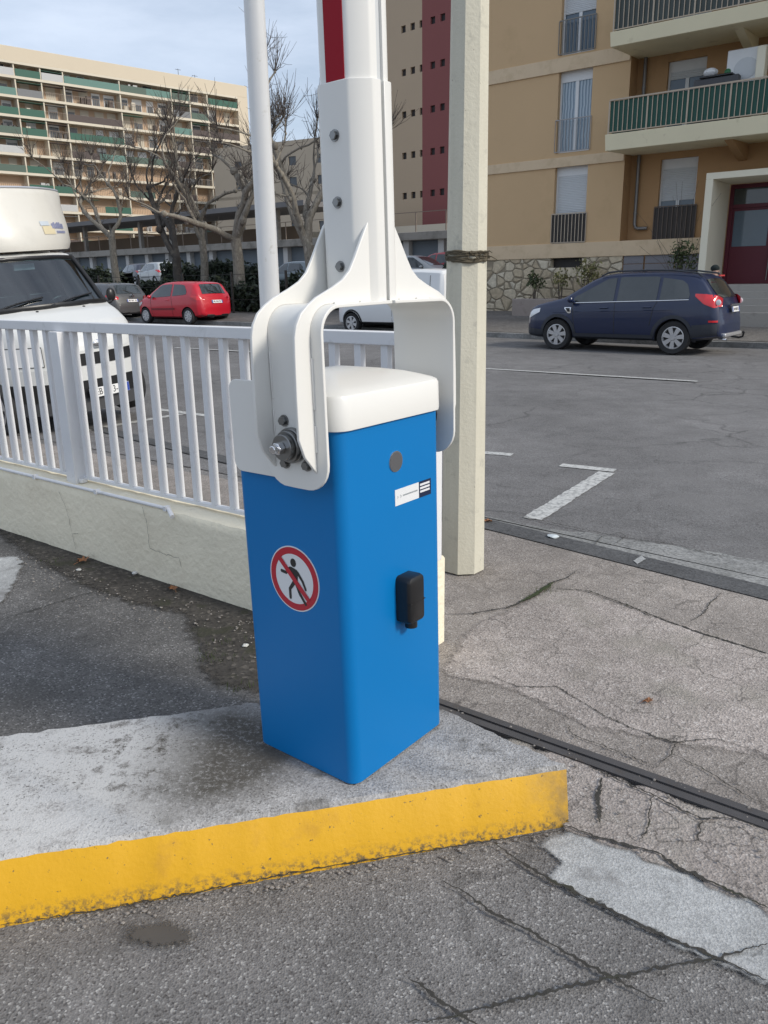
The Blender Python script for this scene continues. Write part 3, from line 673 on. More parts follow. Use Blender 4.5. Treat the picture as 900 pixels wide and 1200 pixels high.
BY = 25.0
tb = thing('apartment_house', 'tan rendered apartment house with cream balconies, rubble stone base and dark red entrance door', 'building', W(0, BY, 0))
XL, XE, XR = -15.05, -9.76, 6.0
zw1 = (FA(648,286)[1], FA(690,192)[1]); zw2 = (FA(653,180)[1], FA(656,84)[1]); zw3 = (FA(655,66)[1], FA(655,68)[1]+2.35)
xw = (-12.02, -10.92)
wins = [(xw[0], xw[1], *zw1), (xw[0], xw[1], *zw2), (xw[0], xw[1], zw3[0], zw3[1]), (xw[0], xw[1], zw3[0]+2.72, zw3[1]+2.72)]
zb0, zb1 = FA(573,305)[1], FA(573,289)[1]
vent = (FA(645,305)[0], FA(682,305)[0], FA(645,314)[1], zb0-.004)
holed(MB(), XL, XE, zb1-.05, 14, 0, wins, .28).box(XL, XL+.02, .002, 11, 0, 14).build('wall', M_TAN, tb, smooth=0)
# recessed right-hand wall behind the balconies
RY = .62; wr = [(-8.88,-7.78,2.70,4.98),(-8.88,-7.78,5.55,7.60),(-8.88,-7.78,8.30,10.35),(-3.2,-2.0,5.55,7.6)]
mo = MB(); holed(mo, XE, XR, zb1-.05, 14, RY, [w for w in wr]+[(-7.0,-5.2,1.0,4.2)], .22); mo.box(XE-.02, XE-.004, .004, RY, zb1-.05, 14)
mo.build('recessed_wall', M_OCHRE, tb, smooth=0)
holed(MB(), XL, -9.62, .2, zb0, -.004, [vent], .3).build('stone_plinth', m_rub, tb, smooth=0)
MB().box(vent[0]+.01, vent[1]-.01, .24, .28, vent[2], vent[3]).build('vent_grille', M_IRON, tb)
MB().box(XL-.03, -7.02, -.035, .30, zb0, zb1).build('plinth_band', M_BAND, tb, bevel=.01)
for (u0_, v0), (u1_, v1_) in (((574,100),(574,84)), ((573,205),(573,194))):
    z0, z1 = FA(u0_, v0)[1], FA(u1_, v1_)[1]
    MB().box(XL-.03, FA(737,100)[0]+.0, -.045, .004, z0, z1).build('floor_band', M_BAND, tb, bevel=.008)
MB().box(XL-.03, -9.9, -.045, .004, FA(574,84)[1]+2.45, FA(574,84)[1]+2.8).build('floor_band', M_BAND, tb, bevel=.008)
# ground-floor service doors beside the plinth
pn = MB()
for x0, x1 in ((-9.60,-8.98),(-8.93,-8.05),(-8.02,-7.10)): pn.box(x0, x1, .02, .06, .3, zb0-.25)
for x0, x1 in ((-9.60,-8.98),(-8.93,-8.05),(-8.02,-7.10)): pn.box(x0, x1, .022, .05, zb0-.235, zb0-.004)
pn.build('meter_cupboard', mk('lilac_grey_metal', (.20,.195,.21), .6, var=.06), tb, bevel=.004)
def window(x0, x1, z0, z1, y, shutter=0.0, curtain=False):
    w = MB(); t = .055; zt = z1-.26
    w.box(x0, x1, y, y+.06, zt, z1)                                   # shutter box
    w.box(x0, x0+t, y, y+.06, z0, zt).box(x1-t, x1, y, y+.06, z0, zt).box(x0+t, x1-t, y, y+.06, z0, z0+t).box(x0+t, x1-t, y, y+.06, zt-.04, zt)
    xm = (x0+x1)/2; w.box(xm-.05, xm+.05, y+.004, y+.055, z0+t, zt-.04)
    f = w.build('window', M_PVC, tb, smooth=0)
    MB().box(x0+t, x1-t, y+.03, y+.035, z0+t, zt-.04).build('pane', M_CURT if curtain else M_WIN, f)
    if shutter > 0:
        s = MB(); zb_ = zt-(zt-z0)*shutter; k = 0; z = zb_
        while z < zt-.005:
            h = min(.05, zt-z); s.add([(x0+t, y+.004, z), (x1-t, y+.004, z), (x1-t, y-.006, z+h*.6), (x0+t, y-.006, z+h*.6), (x1-t, y+.003, z+h), (x0+t, y+.003, z+h)], [(0,1,2,3),(3,2,4,5)]); z += .05
        s.build('roller_shutter', M_SHUT, f, smooth=0)
    return f
m_c, nt, b = nodes('net_curtain_behind_glass'); co = coords(nt); wv = N(nt, 'ShaderNodeTexWave', Scale=3.2, Distortion=2.5, Detail=2.0); nt.links.new(co, wv.inputs['Vector'])
nt.links.new(ramp(nt, wv.outputs['Fac'], [(0,(.16,.22,.28)),(1,(.42,.50,.56))]), b.inputs['Base Color']); b.inputs['Roughness'].default_value = .08; M_CURT = m_c
window(*wins[0], .16, 1.0); window(*wins[1], .16, 0, True); window(*wins[2], .16, .45); window(*wins[3], .16, .3)
window(*wr[0], RY+.12, .45); window(*wr[1], RY+.12, .12); window(*wr[2], RY+.12, .8); window(*wr[3], RY+.12, .4)
def grille(x0, x1, z0, z1, y, n, back, bar=M_RAILB, w=.011, d=0):
    g_ = MB().box(x0, x1, y-.012, y+.012, z1-.03, z1).box(x0, x1, y-.012, y+.012, z0, z0+.025)
    for k in range(n): x = x0+(x1-x0)*k/(n-1); g_.box(x-w, x+w, y-.009, y+.009, z0+.025, z1-.03)
    o = g_.build('window_railing', bar, tb, smooth=0)
    if back: MB().box(x0+.01, x1-.01, y+.016, y+.022, z0+.03, z1-.04).build('railing_sheet', back, o)
grille(-12.06,-10.88, zw1[0]+.02, zw1[0]+.92, -.03, 11, M_IRON)
grille(-12.06,-10.88, zw3[0]+.02, zw3[0]+.95, -.03, 11, None, mk('steel_rail_bar', (.20,.19,.17), .5))
grille(-12.06,-10.88, zw2[0]+.02, zw2[0]+.96, -.03, 11, None, mk('pale_thin_bar', (.33,.32,.32), .5), .006)
grille(-8.95,-7.70, 2.66, 3.66, RY-.05, 10, mk('brown_sheet', (.05,.042,.038), .7), mk('brown_bar', (.15,.12,.10), .7))
# down pipe
dp = MB().tube([(-9.52,RY-.10,13.9),(-9.52,RY-.10,3.18),(-9.48,RY-.10,3.08),(-9.38,RY-.10,3.05),(-9.12,RY-.10,3.05)], .052, 12)
for z in (3.5, 5.0, 7.0): dp.cyl((-9.52,RY-.10,z), 'z', .062, -.03, .03, 12)
dp.build('down_pipe', mk('zinc_pipe', (.23,.22,.21), .45, .5), tb)
# balconies
def balcony(z0, z1, xl, green, rail_top):
    y0 = -1.62
    s = MB(); s.prism([(y0+.06, z0), (y0-.02, z1), (RY, z1), (RY, z0+.10)], 'x', xl, XR)
    bs = s.build('balcony', M_BALC, tb, smooth=0, bevel=.012)
    for x in (xl+3.1, xl+7.5):
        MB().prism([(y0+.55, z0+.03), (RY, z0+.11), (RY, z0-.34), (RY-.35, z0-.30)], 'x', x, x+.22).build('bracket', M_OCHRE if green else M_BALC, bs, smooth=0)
    r = MB(); x0, x1 = xl+.06, XR
    r.box(x0, x1, y0+.04, y0+.085, rail_top-.04, rail_top).box(x0, x1, y0+.045, y0+.08, z1+.04, z1+.065)
    r.box(x0, x0+.04, y0+.085, RY, rail_top-.04, rail_top)
    x = x0; k = 0
    while x < x1:
        w = .020 if k % 8 == 0 else .0095
        r.box(x-w, x+w, y0+.05, y0+.072, z1+(.0 if k % 8 == 0 else .065), rail_top-.04); x += .135; k += 1
    ro = r.build('balcony_railing', M_RAILB, bs, smooth=0)
    MB().box(x0+.02, x1, y0+.085, y0+.092, z1+.05, rail_top-.05).box(x0+.045, x0+.052, y0+.10, RY-.02, z1+.05, rail_top-.05).build('privacy_sheet', M_GREENP if green else mk('smoked_sheet', (.045,.06,.055), .5, var=.5, scale=1.5), ro)
BZ = lambda u, v: CH+(vab(u, v, 21.5)[1]-CH)*KB
z1b = (BZ(709.3,176.7), BZ(709,158), BZ(716,116)); z2b = (BZ(716,54.4), BZ(713.8,38.2), BZ(713.8,38.2)+.96)
xl1 = vab(709,158,21.5)[0]*KB
balcony(z1b[0], z1b[1], xl1, True, z1b[2]); balcony(z2b[0], z2b[1], xl1-.02, False, z2b[2]); balcony(z2b[0]+2.72, z2b[1]+2.72, xl1-.02, False, z2b[2]+2.72)
# things standing on the green balcony
zf = z1b[1]; by = BY-.85
XA = lambda u, v: vab(u, v, 22.3)[0]*KB
def onb(name, label, cat, u, w, d_, h0, h1, mat):
    x = XA(u, 85); t = thing(name, label, cat, W(x, by, zf)); MB().box(-w/2, w/2, -d_/2, d_/2, h0, h1).build('body', mat, t, bevel=.03); return t
t = onb('storage_box', 'dark grey storage box with bags on its lid on the green balcony', 'box', 844, 1.15, .5, 0, 1.16, mk('grey_box_plastic', (.06,.06,.065), .5))
MB().box(-.42, .42, -.28, .28, 1.165, 1.21).build('lid', M_BLACK, t, bevel=.01)
bg = MB(); bg.blob((-.18,0,1.33), (.20,.16,.12)); tag(bg.build('plastic_bag', M_PVC, loc=W(XA(842,85), by, zf), rz=RZ), 'crumpled white plastic bag on the dark balcony storage box', 'bag')
bg = MB(); bg.blob((.27,0,1.28), (.10,.10,.09)); tag(bg.build('green_ball', mk('green_rubber', (.03,.16,.06), .5), loc=W(XA(842,85), by, zf), rz=RZ), 'small green ball at the right of the dark balcony storage box', 'ball')
t = onb('appliance', 'white boxy appliance with a round front panel standing on the green balcony', 'appliance', 875, .98, .08, .55, 1.78, M_PVC)
MB().blob((0,-.045,1.30), (.30,.01,.26), 16, 8).build('round_panel', M_SHUT, t)
for x in (-.42, .42): MB().box(x-.03, x+.03, .05, .55, .0, .05).box(x-.03, x+.03, -.03, .04, 0, .55).build('stand_leg', M_PVC, t)
t = onb('leaning_board', 'narrow cream board leaning at the right of the white balcony appliance', 'board', 893, .22, .35, 0, 1.75, M_PORCH)
# entrance portal, steps, door
q0 = FA(828,203,21.8); zt = CH+(3.98-CH)*KB+.12
xp0, xp1 = vab(828,203,22)[0]*KB, vab(836,210,22)[0]*KB
zl0 = CH+(vab(836,210,22)[1]-CH)*KB; zl1 = CH+(vab(828,203,22)[1]-CH)*KB
PY = 22*KB-BY
po = MB().box(xp0, xp1, PY, RY, .4, zl0).box(xp0, xp0+4.2, PY, RY, zl0, zl1).box(xp0+3.95, xp0+4.2, PY, RY, .4, zl0)
po.build('entrance_portal', M_PORCH, tb, smooth=0, bevel=.008)
zd0 = CH+(vab(839,333,23.5)[1]-CH)*KB
YD = RY+.10
xd0 = xp1+.004
D = MB().box(xd0, xp0+3.94, YD+.02, YD+.05, zd0, zl0-.004)
door = D.build('door', M_DOOR, tb)
fr = MB(); zh = zl0-.55
for x in (xd0, xd0+1.18, xd0+2.36): fr.box(x, x+.11, YD-.03, YD+.02, zd0, zl0-.005)
fr.box(xd0+.11, xp0+3.93, YD-.028, YD+.02, zl0-.12, zl0-.005).box(xd0+.11, xp0+3.93, YD-.028, YD+.02, zh-.10, zh)
fr.build('door_frame', M_DOOR, door, bevel=.005)
for x in (xd0+.11, xd0+1.29):
    MB().box(x, x+1.07, YD+.005, YD+.012, zh, zl0-.12).build('transom_pane', M_GLASSD, door)
    MB().box(x+.06, x+1.0, YD+.005, YD+.012, zd0+1.05, zh-.18).build('pane', M_WIN if x < xd0+.5 else M_GLASSD, door)
MB().tube([(xd0+1.22,YD-.07,zd0+.1),(xd0+1.27,YD-.07,zd0+1.6)], .016, 8).build('handle', M_STAIN, door)
MB().box(xp1, xp0+3.95, YD+.06, YD+.4, zd0, zl0).build('lobby_wall', M_GREYP, tb)
st = MB(); ns = 5; z0 = .50; hh = (zd0-z0)/ns
for k in range(ns): st.box(xp1+.0, xp0+4.8, PY-.30*(ns-k)+.35, YD+.3 if k == ns-1 else PY-.30*(ns-k-1)+.35, .2, z0+hh*(k+1))
sto = st.build('entrance_steps', mk('step_concrete', (.36,.335,.30), .9, var=.1, scale=3, dirt=(.26,.24,.215), dscale=3), loc=W(0, BY, 0), rz=RZ, bevel=.012, smooth=0)
tag(sto, 'grey concrete steps leading up to the dark red entrance door', 'steps')
MB().box(XL, XR, 10.9, 11, 0, 14).box(XL, XR, 0.9, 11, 13.9, 14).build('roof', M_BAND, tb)
# planter with shrubs in front of the stone base
x0 = vab(605,360,22.2)[0]*KB; pb = 22.2*KB
zpl = CH+(vab(606,350,22.2)[1]-CH)*KB
pl = MB().box(x0, -7.6, -.30, -.18, .25, zpl).box(x0, -7.6, .18, .30, .25, zpl).box(x0, x0+.12, -.18, .18, .25, zpl).box(-7.72, -7.6, -.18, .18, .25, zpl).box(x0+.12, -7.72, -.18, .18, .4, zpl-.06)
plo = pl.build('planter', mk('pinkish_concrete', (.34,.29,.26), .9, var=.12, scale=4, dirt=(.24,.20,.18), dscale=4), loc=W(0, pb, 0), rz=RZ, smooth=0, bevel=.015)
tag(plo, 'long pinkish concrete planter against the stone base behind the blue car', 'planter')
def leafmat(name, c1, c2):
    m, nt, b = nodes(name); g_ = N(nt, 'ShaderNodeNewGeometry')
    nt.links.new(ramp(nt, g_.outputs['Random Per Island'], [(0, c1), (1, c2)]), b.inputs['Base Color']); b.inputs['Roughness'].default_value = .6; return m
M_LEAF = leafmat('shrub_leaf', (.018,.035,.012), (.10,.12,.04)); M_LEAFY = leafmat('yellowing_leaf', (.07,.08,.025), (.30,.27,.11)); M_HEDGE = leafmat('hedge_leaf', (.008,.014,.008), (.035,.05,.024))
M_TWIG = mk('twig_bark', (.10,.08,.065), .9, var=.3)
def leaves(mb, c, r, n, size, rg, flat=1.0):
    for _ in range(n):
        d_ = rg.normal(size=3); d_ /= np.linalg.norm(d_); p = np.array(c)+d_*np.array(r)*(rg.random()**.45)
        a = rg.normal(size=3); a /= np.linalg.norm(a); b_ = np.cross(a, rg.normal(size=3)); b_ /= np.linalg.norm(b_)+1e-9
        s = size*rg.uniform(.6,1.4)
        mb.add([p-a*s, p+b_*s*.45, p+a*s, p-b_*s*.45], [(0,1,2,3)])
def shrub(u, v, b_, h, r, label, mat, stems=6, n=260, bare=0):
    a, _ = vab(u, v, b_/KB); a *= KB; t = thing('shrub', label, 'shrub', W(a, b_, zpl-.06), group=None)
    rg = np.random.default_rng(int(u)); rr = random.Random(int(u)); s = MB(); L = MB()
    for k in range(stems):
        q = np.array([rr.uniform(-.5,.5)*r, rr.uniform(-.12,.12), h*rr.uniform(.6,1.)]); pts = [np.array([q[0]*.3,0,0]), q*.5+np.array([rr.gauss(0,.03),0,0]), q]
        s.tube(pts, [.014,.010,.005], 5); leaves(L, q*np.array([1,1,.82]), (r*.42, .22, h*.24), n//stems, .055, rg)
    for k in range(bare):
        q = np.array([rr.uniform(-1.6,1.5), rr.uniform(-.2,.3), h*rr.uniform(.7,1.9)]); pts = [np.array([0,0,.3])]
        for j in range(1, 6): pts.append(np.array([q[0]*(j/5)**1.2, q[1]*j/5, .3+(q[2]-.3)*j/5])+np.array([rr.gauss(0,.05),0,rr.gauss(0,.04)]))
        s.tube(pts, [.010,.008,.006,.005,.004,.003], 4)
    s.build('stems', M_TWIG, t); L.build('foliage', mat, t, smooth=0)
shrub(627, 350, 24.1, 1.05, .42, 'dark green leafy shrub at the left end of the concrete planter', M_LEAF)
shrub(657, 348, 24.1, 1.0, .40, 'thin yellowing shrub second from the left in the planter', M_LEAFY, 5, 160)
shrub(686, 345, 24.1, 1.35, .62, 'wide yellow green shrub in the planter above the car bonnet', M_LEAFY, 8, 330)
shrub(796, 330, 24.1, 1.75, .62, 'tall dark shrub with bare arching twigs beside the entrance portal', M_LEAF, 8, 420, 14)

# tower with small stair windows
e2 = np.array([-.714,.70]); e2 /= np.linalg.norm(e2); d = ray(495,250); T0 = d[:2]/(d@f0)*58
tw = thing('stairwell_tower', 'tall tan and dark red building end with rows of tiny square windows', 'building', (T0[0], T0[1], 0), math.atan2(-e2[1], -e2[0]))
M_TTAN = mk('tower_beige', (.47,.36,.25), .9, var=.05, scale=.3); M_TRED = mk('tower_red', (.245,.083,.078), .9, var=.06, scale=.3); M_HOLE = mk('dark_opening', (.03,.026,.026), .7)
rows = [4.92+2.735*k for k in range(13)]; hs = [(-t-.21, -t+.21, z-.23, z+.22) for z in rows for t in (1.75,.886,.03)]; hr = [(-t-.21, -t+.21, z-.23, z+.22) for z in rows for t in (-.97,-1.85,-2.74,-3.62)]
holed(MB(), -6.4, 0, 0, 40, 0, hs, .16).box(-6.42,-6.4,.002,14,0,40).build('beige_wall', M_TTAN, tw, smooth=0)
holed(MB(), 0, 7, 0, 40, 0, hr, .16).build('red_wall', M_TRED, tw, smooth=0)
for r_ in (hs, hr):
    for h in r_:
        if h[2] < 24: MB().box(h[0], h[1], .15, .17, h[2], h[3]).build('window', M_HOLE, tw)
MB().box(-6.4, 7, .2, 14, 39.8, 40).build('roof', M_TTAN, tw)

# big balcony block on the left
e1 = np.array([.745,.667]); e1 /= np.linalg.norm(e1); d = ray(0,336); P0 = d[:2]/(d@f0)*114
fb = thing('apartment_block', 'long nine storey cream apartment block with rows of balconies behind the bare trees', 'building', (P0[0], P0[1], 0), math.atan2(e1[1], e1[0]))
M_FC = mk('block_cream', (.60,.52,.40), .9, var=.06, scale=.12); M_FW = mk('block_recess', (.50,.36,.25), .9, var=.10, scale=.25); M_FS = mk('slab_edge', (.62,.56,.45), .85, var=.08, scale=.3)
X0, X1 = -14.0, 43.9; ZR = 33.4; FL = [31.62-1.85-2.49*k for k in range(12)]; RD = 1.5
MB().box(X0, X1, 0, .5, 31.62, ZR).box(X0, X1, .5, 12, 31.62, ZR-.2).build('parapet', M_FC, fb, bevel=.03)
MB().box(41.95, X1, 0, 12, 0, 31.615).build('end_wall', M_FC, fb)
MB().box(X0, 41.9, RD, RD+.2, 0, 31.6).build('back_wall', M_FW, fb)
div = [-14,-7,-3.2,1.2,5.94,9.55,12.74,21.24,29.77,33,36.2,41.9]
for x in div[:-1]: MB().box(x-.09, x+.09, .10, RD, 0, 31.6).build('partition', M_FS, fb)
for z in FL+[31.62+.0]: MB().box(X0, 41.94, -.05, RD, z-.36, z-.02 if z < 31 else z-.01).build('floor_slab', M_FS, fb)
bc = [mk('balcony_green', (.025,.10,.068), .6), mk('balcony_teal', (.10,.20,.17), .6), mk('balcony_brown', (.07,.05,.045), .6), mk('balcony_grey', (.16,.165,.17), .6), mk('balcony_moss', (.07,.11,.085), .6), mk('balcony_white', (.46,.46,.45), .7)]
M_CSH = mk('cream_shutter', (.52,.47,.38), .6, var=.1, scale=.5); M_FWIN = mk('far_window', (.09,.10,.11), .2, var=.4, scale=.4); M_BARS = mk('thin_bars', (.22,.17,.13), .7)
rr = random.Random(12); nwin = 0
for fi, z in enumerate(FL):
    for i in range(len(div)-1):
        x0, x1 = div[i]+.1, div[i+1]-.1; w = x1-x0; top = z+2.49-.37 if fi else 31.24
        if x1 < .5 : continue
        k = 1 if w < 4.0 else 2 if w < 6 else 4
        for j in range(k):
            cx = x0+w*(j+.5)/k+rr.uniform(-.15,.15)
            if z < 6 or nwin > 97: continue
            r_ = rr.random(); hw = rr.uniform(.55,.85)
            f = MB().box(cx-hw, cx+hw, RD-.05, RD-.004, z, z+1.95).build('window', M_CSH if r_ < .55 else M_PVC, fb); nwin += 1
            if r_ > .40: MB().box(cx-hw+.1, cx+hw-.1, RD-.07, RD-.052, z+.05, z+rr.uniform(1.0,1.85)).build('pane', M_FWIN, f)
        r_ = rr.random()
        if z < 6: continue
        segs = [(x0, x1)] if w < 6 or rr.random() < .5 else [(x0, x0+w*.5), (x0+w*.5, x1)]
        for s0, s1 in segs:
            r_ = rr.random(); m = bc[0] if r_ < .18 else bc[1] if r_ < .30 else bc[2] if r_ < .42 else bc[3] if r_ < .54 else bc[4] if r_ < .64 else bc[5] if r_ < .69 else None
            if m: MB().box(s0, s1, .0, .05, z, z+.92).build('balcony_panel', m, fb)
            else:
                g_ = MB().box(s0, s1, 0, .04, z+.88, z+.93)
                x = s0
                while x < s1: g_.box(x-.02, x+.02, 0, .03, z, z+.88); x += .28
                g_.build('balcony_railing', M_BARS, fb)
        if rr.random() < .30: MB().box(x0, x1 if w < 6 else x0+w*.4, -.02, RD*.6, top-.35, top-.30).build('awning', bc[rr.choice((0,2,3))], fb)
        if rr.random() < .5:
            q = MB()
            for _ in range(rr.randint(2,5)): xx = rr.uniform(x0+.2, x1-.4); q.box(xx, xx+rr.uniform(.2,.7), .35, .9, z, z+rr.uniform(.5,1.3))
            q.build('balcony_clutter', rr.choice([M_GREYP, M_CSH, bc[5], bc[2]]), fb)
for x in (10.6, 11.9, 27.5, 32.0, 38.5, 40.0): MB().box(x, x+.6, 3, 3.6, ZR-.25, ZR+.42).build('chimney', M_GREYP, fb)
for x, h in ((24.0,1.0),(33.5,1.9),(36.5,1.4)): MB().tube([(x,4,ZR-.3),(x,4,ZR+h)], .04, 5).tube([(x-.5,4,ZR+h-.15),(x+.5,4,ZR+h-.15)], .03, 4).build('aerial', M_GREYP, fb)

# distant block seen between the poles
d = ray(330,250); Q = d[:2]/(d@f0)*118
db = thing('distant_block', 'distant plain beige block with few windows seen between the white pole and the barrier', 'building', (Q[0], Q[1], 0), math.atan2(e1[1], e1[0])-1.2)
hh = [(x, x+1.3, z, z+1.2) for x in (-8,-3.2,1.6,6.4,11.2,16) for z in (3,6,9,12,15.2,18)]
holed(MB(), -12, 28, 0, 21.3, 0, hh, .2).build('wall', mk('pale_beige', (.44,.38,.30), .9, var=.08, scale=.2), db, smooth=0)
MB().box(-12, 28, 10, 10.2, 0, 21.2).box(-12,28,.2,10,21.0,21.3).box(-12,28,.0,.3,13.9,14.3).build('roof', M_FS, db)
for h in hh: MB().box(h[0], h[1], .17, .2, h[2], h[3]).build('window', M_FWIN, db)

# raised walkway over a row of garages
GB = 43.0
dk = thing('garage_row', 'long row of garages with white pillars under a concrete walkway and dark canopy', 'garages', W(0, GB, 0))
M_SLABC = mk('weathered_concrete', (.30,.28,.25), .9, var=.15, scale=.6, dirt=(.13,.12,.105), dscale=1.2, dlo=.48); M_GD = mk('garage_shutter', (.16,.19,.22), .6, var=.1, scale=.3); M_PIL = mk('white_pillar', (.55,.55,.54), .8)
ax0, ax1 = -78.0, -20.0
MB().box(ax0, ax1, -.6, 5, 4.02, 4.50).build('walkway_slab', M_SLABC, dk, bevel=.03)
MB().box(ax0, ax1, .9, 1.1, .8, 4.02).build('back_wall', M_GREYP, dk)
x = ax0; k = 0
while x < ax1-1:
    MB().box(x, x+.42, -.1, .5, .8, 4.02).build('pillar', M_PIL, dk)
    g_ = MB(); z = 1.8
    while z < 4.0: g_.box(x+.425, x+2.60, .30, .33, z, min(z+.10, 4.01)).box(x+.425, x+2.60, .33, .35, z+.10, z+.12); z += .12
    g_.build('garage_door', M_GD, dk, smooth=0); x += 2.62
r = MB().box(ax0, ax1, -.5, -.46, 5.62, 5.66); x = ax0
while x < ax1: r.box(x-.03, x+.03, -.5, -.46, 4.5, 5.62); x += 2.2
r.build('walkway_railing', M_BARS, dk)
MB().box(ax0, -40.5, 1.2, 1.25, 4.5, 5.5).build('wooden_rail_panel', mk('brown_panel', (.14,.095,.06), .8, var=.3, scale=.4), dk)
MB().box(ax0, -38.2, -1.2, 3.8, 6.55, 6.88).build('canopy', mk('canopy_fascia', (.17,.165,.165), .8, var=.15, scale=.5), dk)
x = ax0+1
while x < -38.5: MB().box(x, x+.28, -.2, .1, 4.5, 6.55).build('canopy_post', M_SLABC, dk); x += 3.9
MB().box(ax0, ax1, 4.9, 5.0, 4.5, 5.3).build('rear_parapet', M_CSH, dk)
# ------------------------------------------------------------------ vehicles
def interp(tab, x):
    xs = [p[0] for p in tab]; ys = [p[1] for p in tab]; return float(np.interp(x, xs, ys))
def paint(name, col, coat=.6, rough=.4):
    m = mk(name, col, rough, 0, var=.03, scale=2, coat=coat); return m
class Car:
    # x forward, y to the left, z up; origin on the ground midway between the axles
    def __init__(s, P): s.P = P; s.__dict__.update(P)
    def bent(s, x, y):
        t = min(1, abs(x)/s.half); t = t*t
        return x - math.copysign(s.bend*t*y*y, x)
    def ring(s, x):
        w = interp(s.W, x); zt = interp(s.top, x); z0 = interp(s.sill, x); zb = min(interp(s.belt, x), zt-.055)
        h = zt-zb; wr = w-.04-(h*s.tumble); e = min(.09, h*.45)
        return [(0,z0),(.80*w,z0),(.955*w,z0+.05),(.995*w,z0+.26*(zb-z0)),(w,z0+.55*(zb-z0)),(.992*w,zb-.10*(zb-z0)),(.965*w if h > .1 else .955*w,zb),(wr+.012,zt-e),(wr-.03,zt-e*.42),(wr-.10,zt-e*.12),(wr*.5,zt+.008),(0,zt+.014)]
    def ysurf(s, x, z):
        r = s.ring(x)[1:10]; return float(np.interp(z, [p[1] for p in r], [p[0] for p in r]))
    def body(s):
        mb = MB(); xs = s.xs; R = [s.ring(x) for x in xs]; full = []
        for x, r in zip(xs, R):
            ri = r+[(-y, z) for y, z in r[-2:0:-1]]; full.append([(s.bent(x, y), y, z) for y, z in ri])
        n = len(full[0])
        fs = []
        for i in range(len(xs)-1):
            for k in range(n): fs.append((i*n+k, i*n+(k+1)%n, (i+1)*n+(k+1)%n, (i+1)*n+k))
        mb.add([p for f in full for p in f], fs); mb.f.append(tuple(range(n))); mb.m.append(0); mb.f.append(tuple(range((len(xs)-1)*n, len(xs)*n))[::-1]); mb.m.append(0)
        return mb
    def side(s, name, mat, parent, xz, off=.006, n=14, m=5, sides=(1,-1)):
        # panel on the body side: xz = [(x, zlow, zhigh), ...]
        for sd in sides:
            xa, xb = xz[0][0], xz[-1][0]; mb = MB(); P = []
            for i in range(n+1):
                x = xa+(xb-xa)*i/n; zl = float(np.interp(x, [q[0] for q in xz], [q[1] for q in xz])); zh = float(np.interp(x, [q[0] for q in xz], [q[2] for q in xz]))
                row = []
                for j in range(m+1):
                    z = zl+(zh-zl)*j/m; y = s.ysurf(x, z)+off; row.append((s.bent(x, y), sd*y, z))
                P.append(row)
            mb.grid(P); o = mb.build(name, mat, parent, smooth=50)
        return o
    def topp(s, name, mat, parent, xa, xb, fr0, fr1=None, off=.007, n=12, m=10, inset=.1):
        # panel on the upper surface between stations xa, xb (wind and rear screens)
        fr1 = fr0 if fr1 is None else fr1; P = []
        for i in range(n+1):
            t = i/n; x = xa+(xb-xa)*t; r = s.ring(x); wr = r[9][0]; fr = fr0+(fr1-fr0)*t; row = []
            dz = interp(s.top, x+.01)-interp(s.top, x-.01); nx, nz = -dz, .02; L = math.hypot(nx, nz); nx, nz = nx/L, nz/L
            for j in range(m+1):
                y = wr*fr*(-1+2*j/m); z = float(np.interp(abs(y), [0, r[10][0], r[9][0], r[8][0]], [r[11][1], r[10][1], r[9][1], r[8][1]]))
                row.append((s.bent(x, y)+nx*off, y, z+nz*off))
            P.append(row)
        return MB().grid(P).build(name, mat, parent, smooth=60)
    def wells(s, body, mats):
        cut = MB()
        for x in (s.wb/2, -s.wb/2):
            for sd in (1, -1):
                y0, y1 = sorted((sd*(s.width/2-.30), sd*(s.width/2+.2))); cut.cyl((x, 0, s.wr-.01), 'y', s.wr+.055, y0, y1, 28)
        co_ = cut.build('cutter', [M_RUB])
        for q in (co_.data, body.data):
            bm = bmesh.new(); bm.from_mesh(q); bmesh.ops.recalc_face_normals(bm, faces=bm.faces); bm.to_mesh(q); bm.free()
        md = body.modifiers.new('b', 'BOOLEAN'); md.object = co_; md.operation = 'DIFFERENCE'; md.solver = 'EXACT'
        try: md.material_mode = 'TRANSFER'
        except Exception: pass
        par = body.parent; body.parent = None; bpy.context.view_layer.update()
        dg = bpy.context.evaluated_depsgraph_get(); me = bpy.data.meshes.new_from_object(body.evaluated_get(dg))
        body.modifiers.clear(); body.parent = par
        if len(me.polygons) > 50: body.data = me; me.set_sharp_from_angle(angle=rad(32))
        bpy.data.objects.remove(co_)
    def wheel(s, parent, x, sd, spokes=7, name='wheel'):
        y = sd*(s.width/2-.115); r = s.wr; hw = .105; mb = MB(); pr = [(r*.66,-hw*.8),(r*.93,-hw),(r*.985,-hw*.72),(r,-hw*.4),(r,hw*.4),(r*.985,hw*.72),(r*.93,hw),(r*.66,hw*.8)]
        n = 36; vs = [(x+q*math.cos(2*math.pi*k/n), y+h, r+q*math.sin(2*math.pi*k/n)) for q, h in pr for k in range(n)]
        mb.add(vs, [(i*n+k, i*n+(k+1)%n, (i+1)*n+(k+1)%n, (i+1)*n+k) for i in range(len(pr)-1) for k in range(n)])
        t = mb.build(name, M_RUB, parent, smooth=50)
        yo = y+sd*hw*.55; R = r*.67; mb = MB()
        mb.cyl((x, y+sd*hw*.1, r), 'y', R*.97, -.02, .02, 30, 1)
        P = []
        for q, h in ((R*.88, hw*.50),(R*1.0, hw*.84),(R*.93, hw*.86),(R*.86, hw*.45)): P.append([(x+q*math.cos(2*math.pi*k/30), y+sd*h, r+q*math.sin(2*math.pi*k/30)) for k in range(31)])
        mb.grid(P)
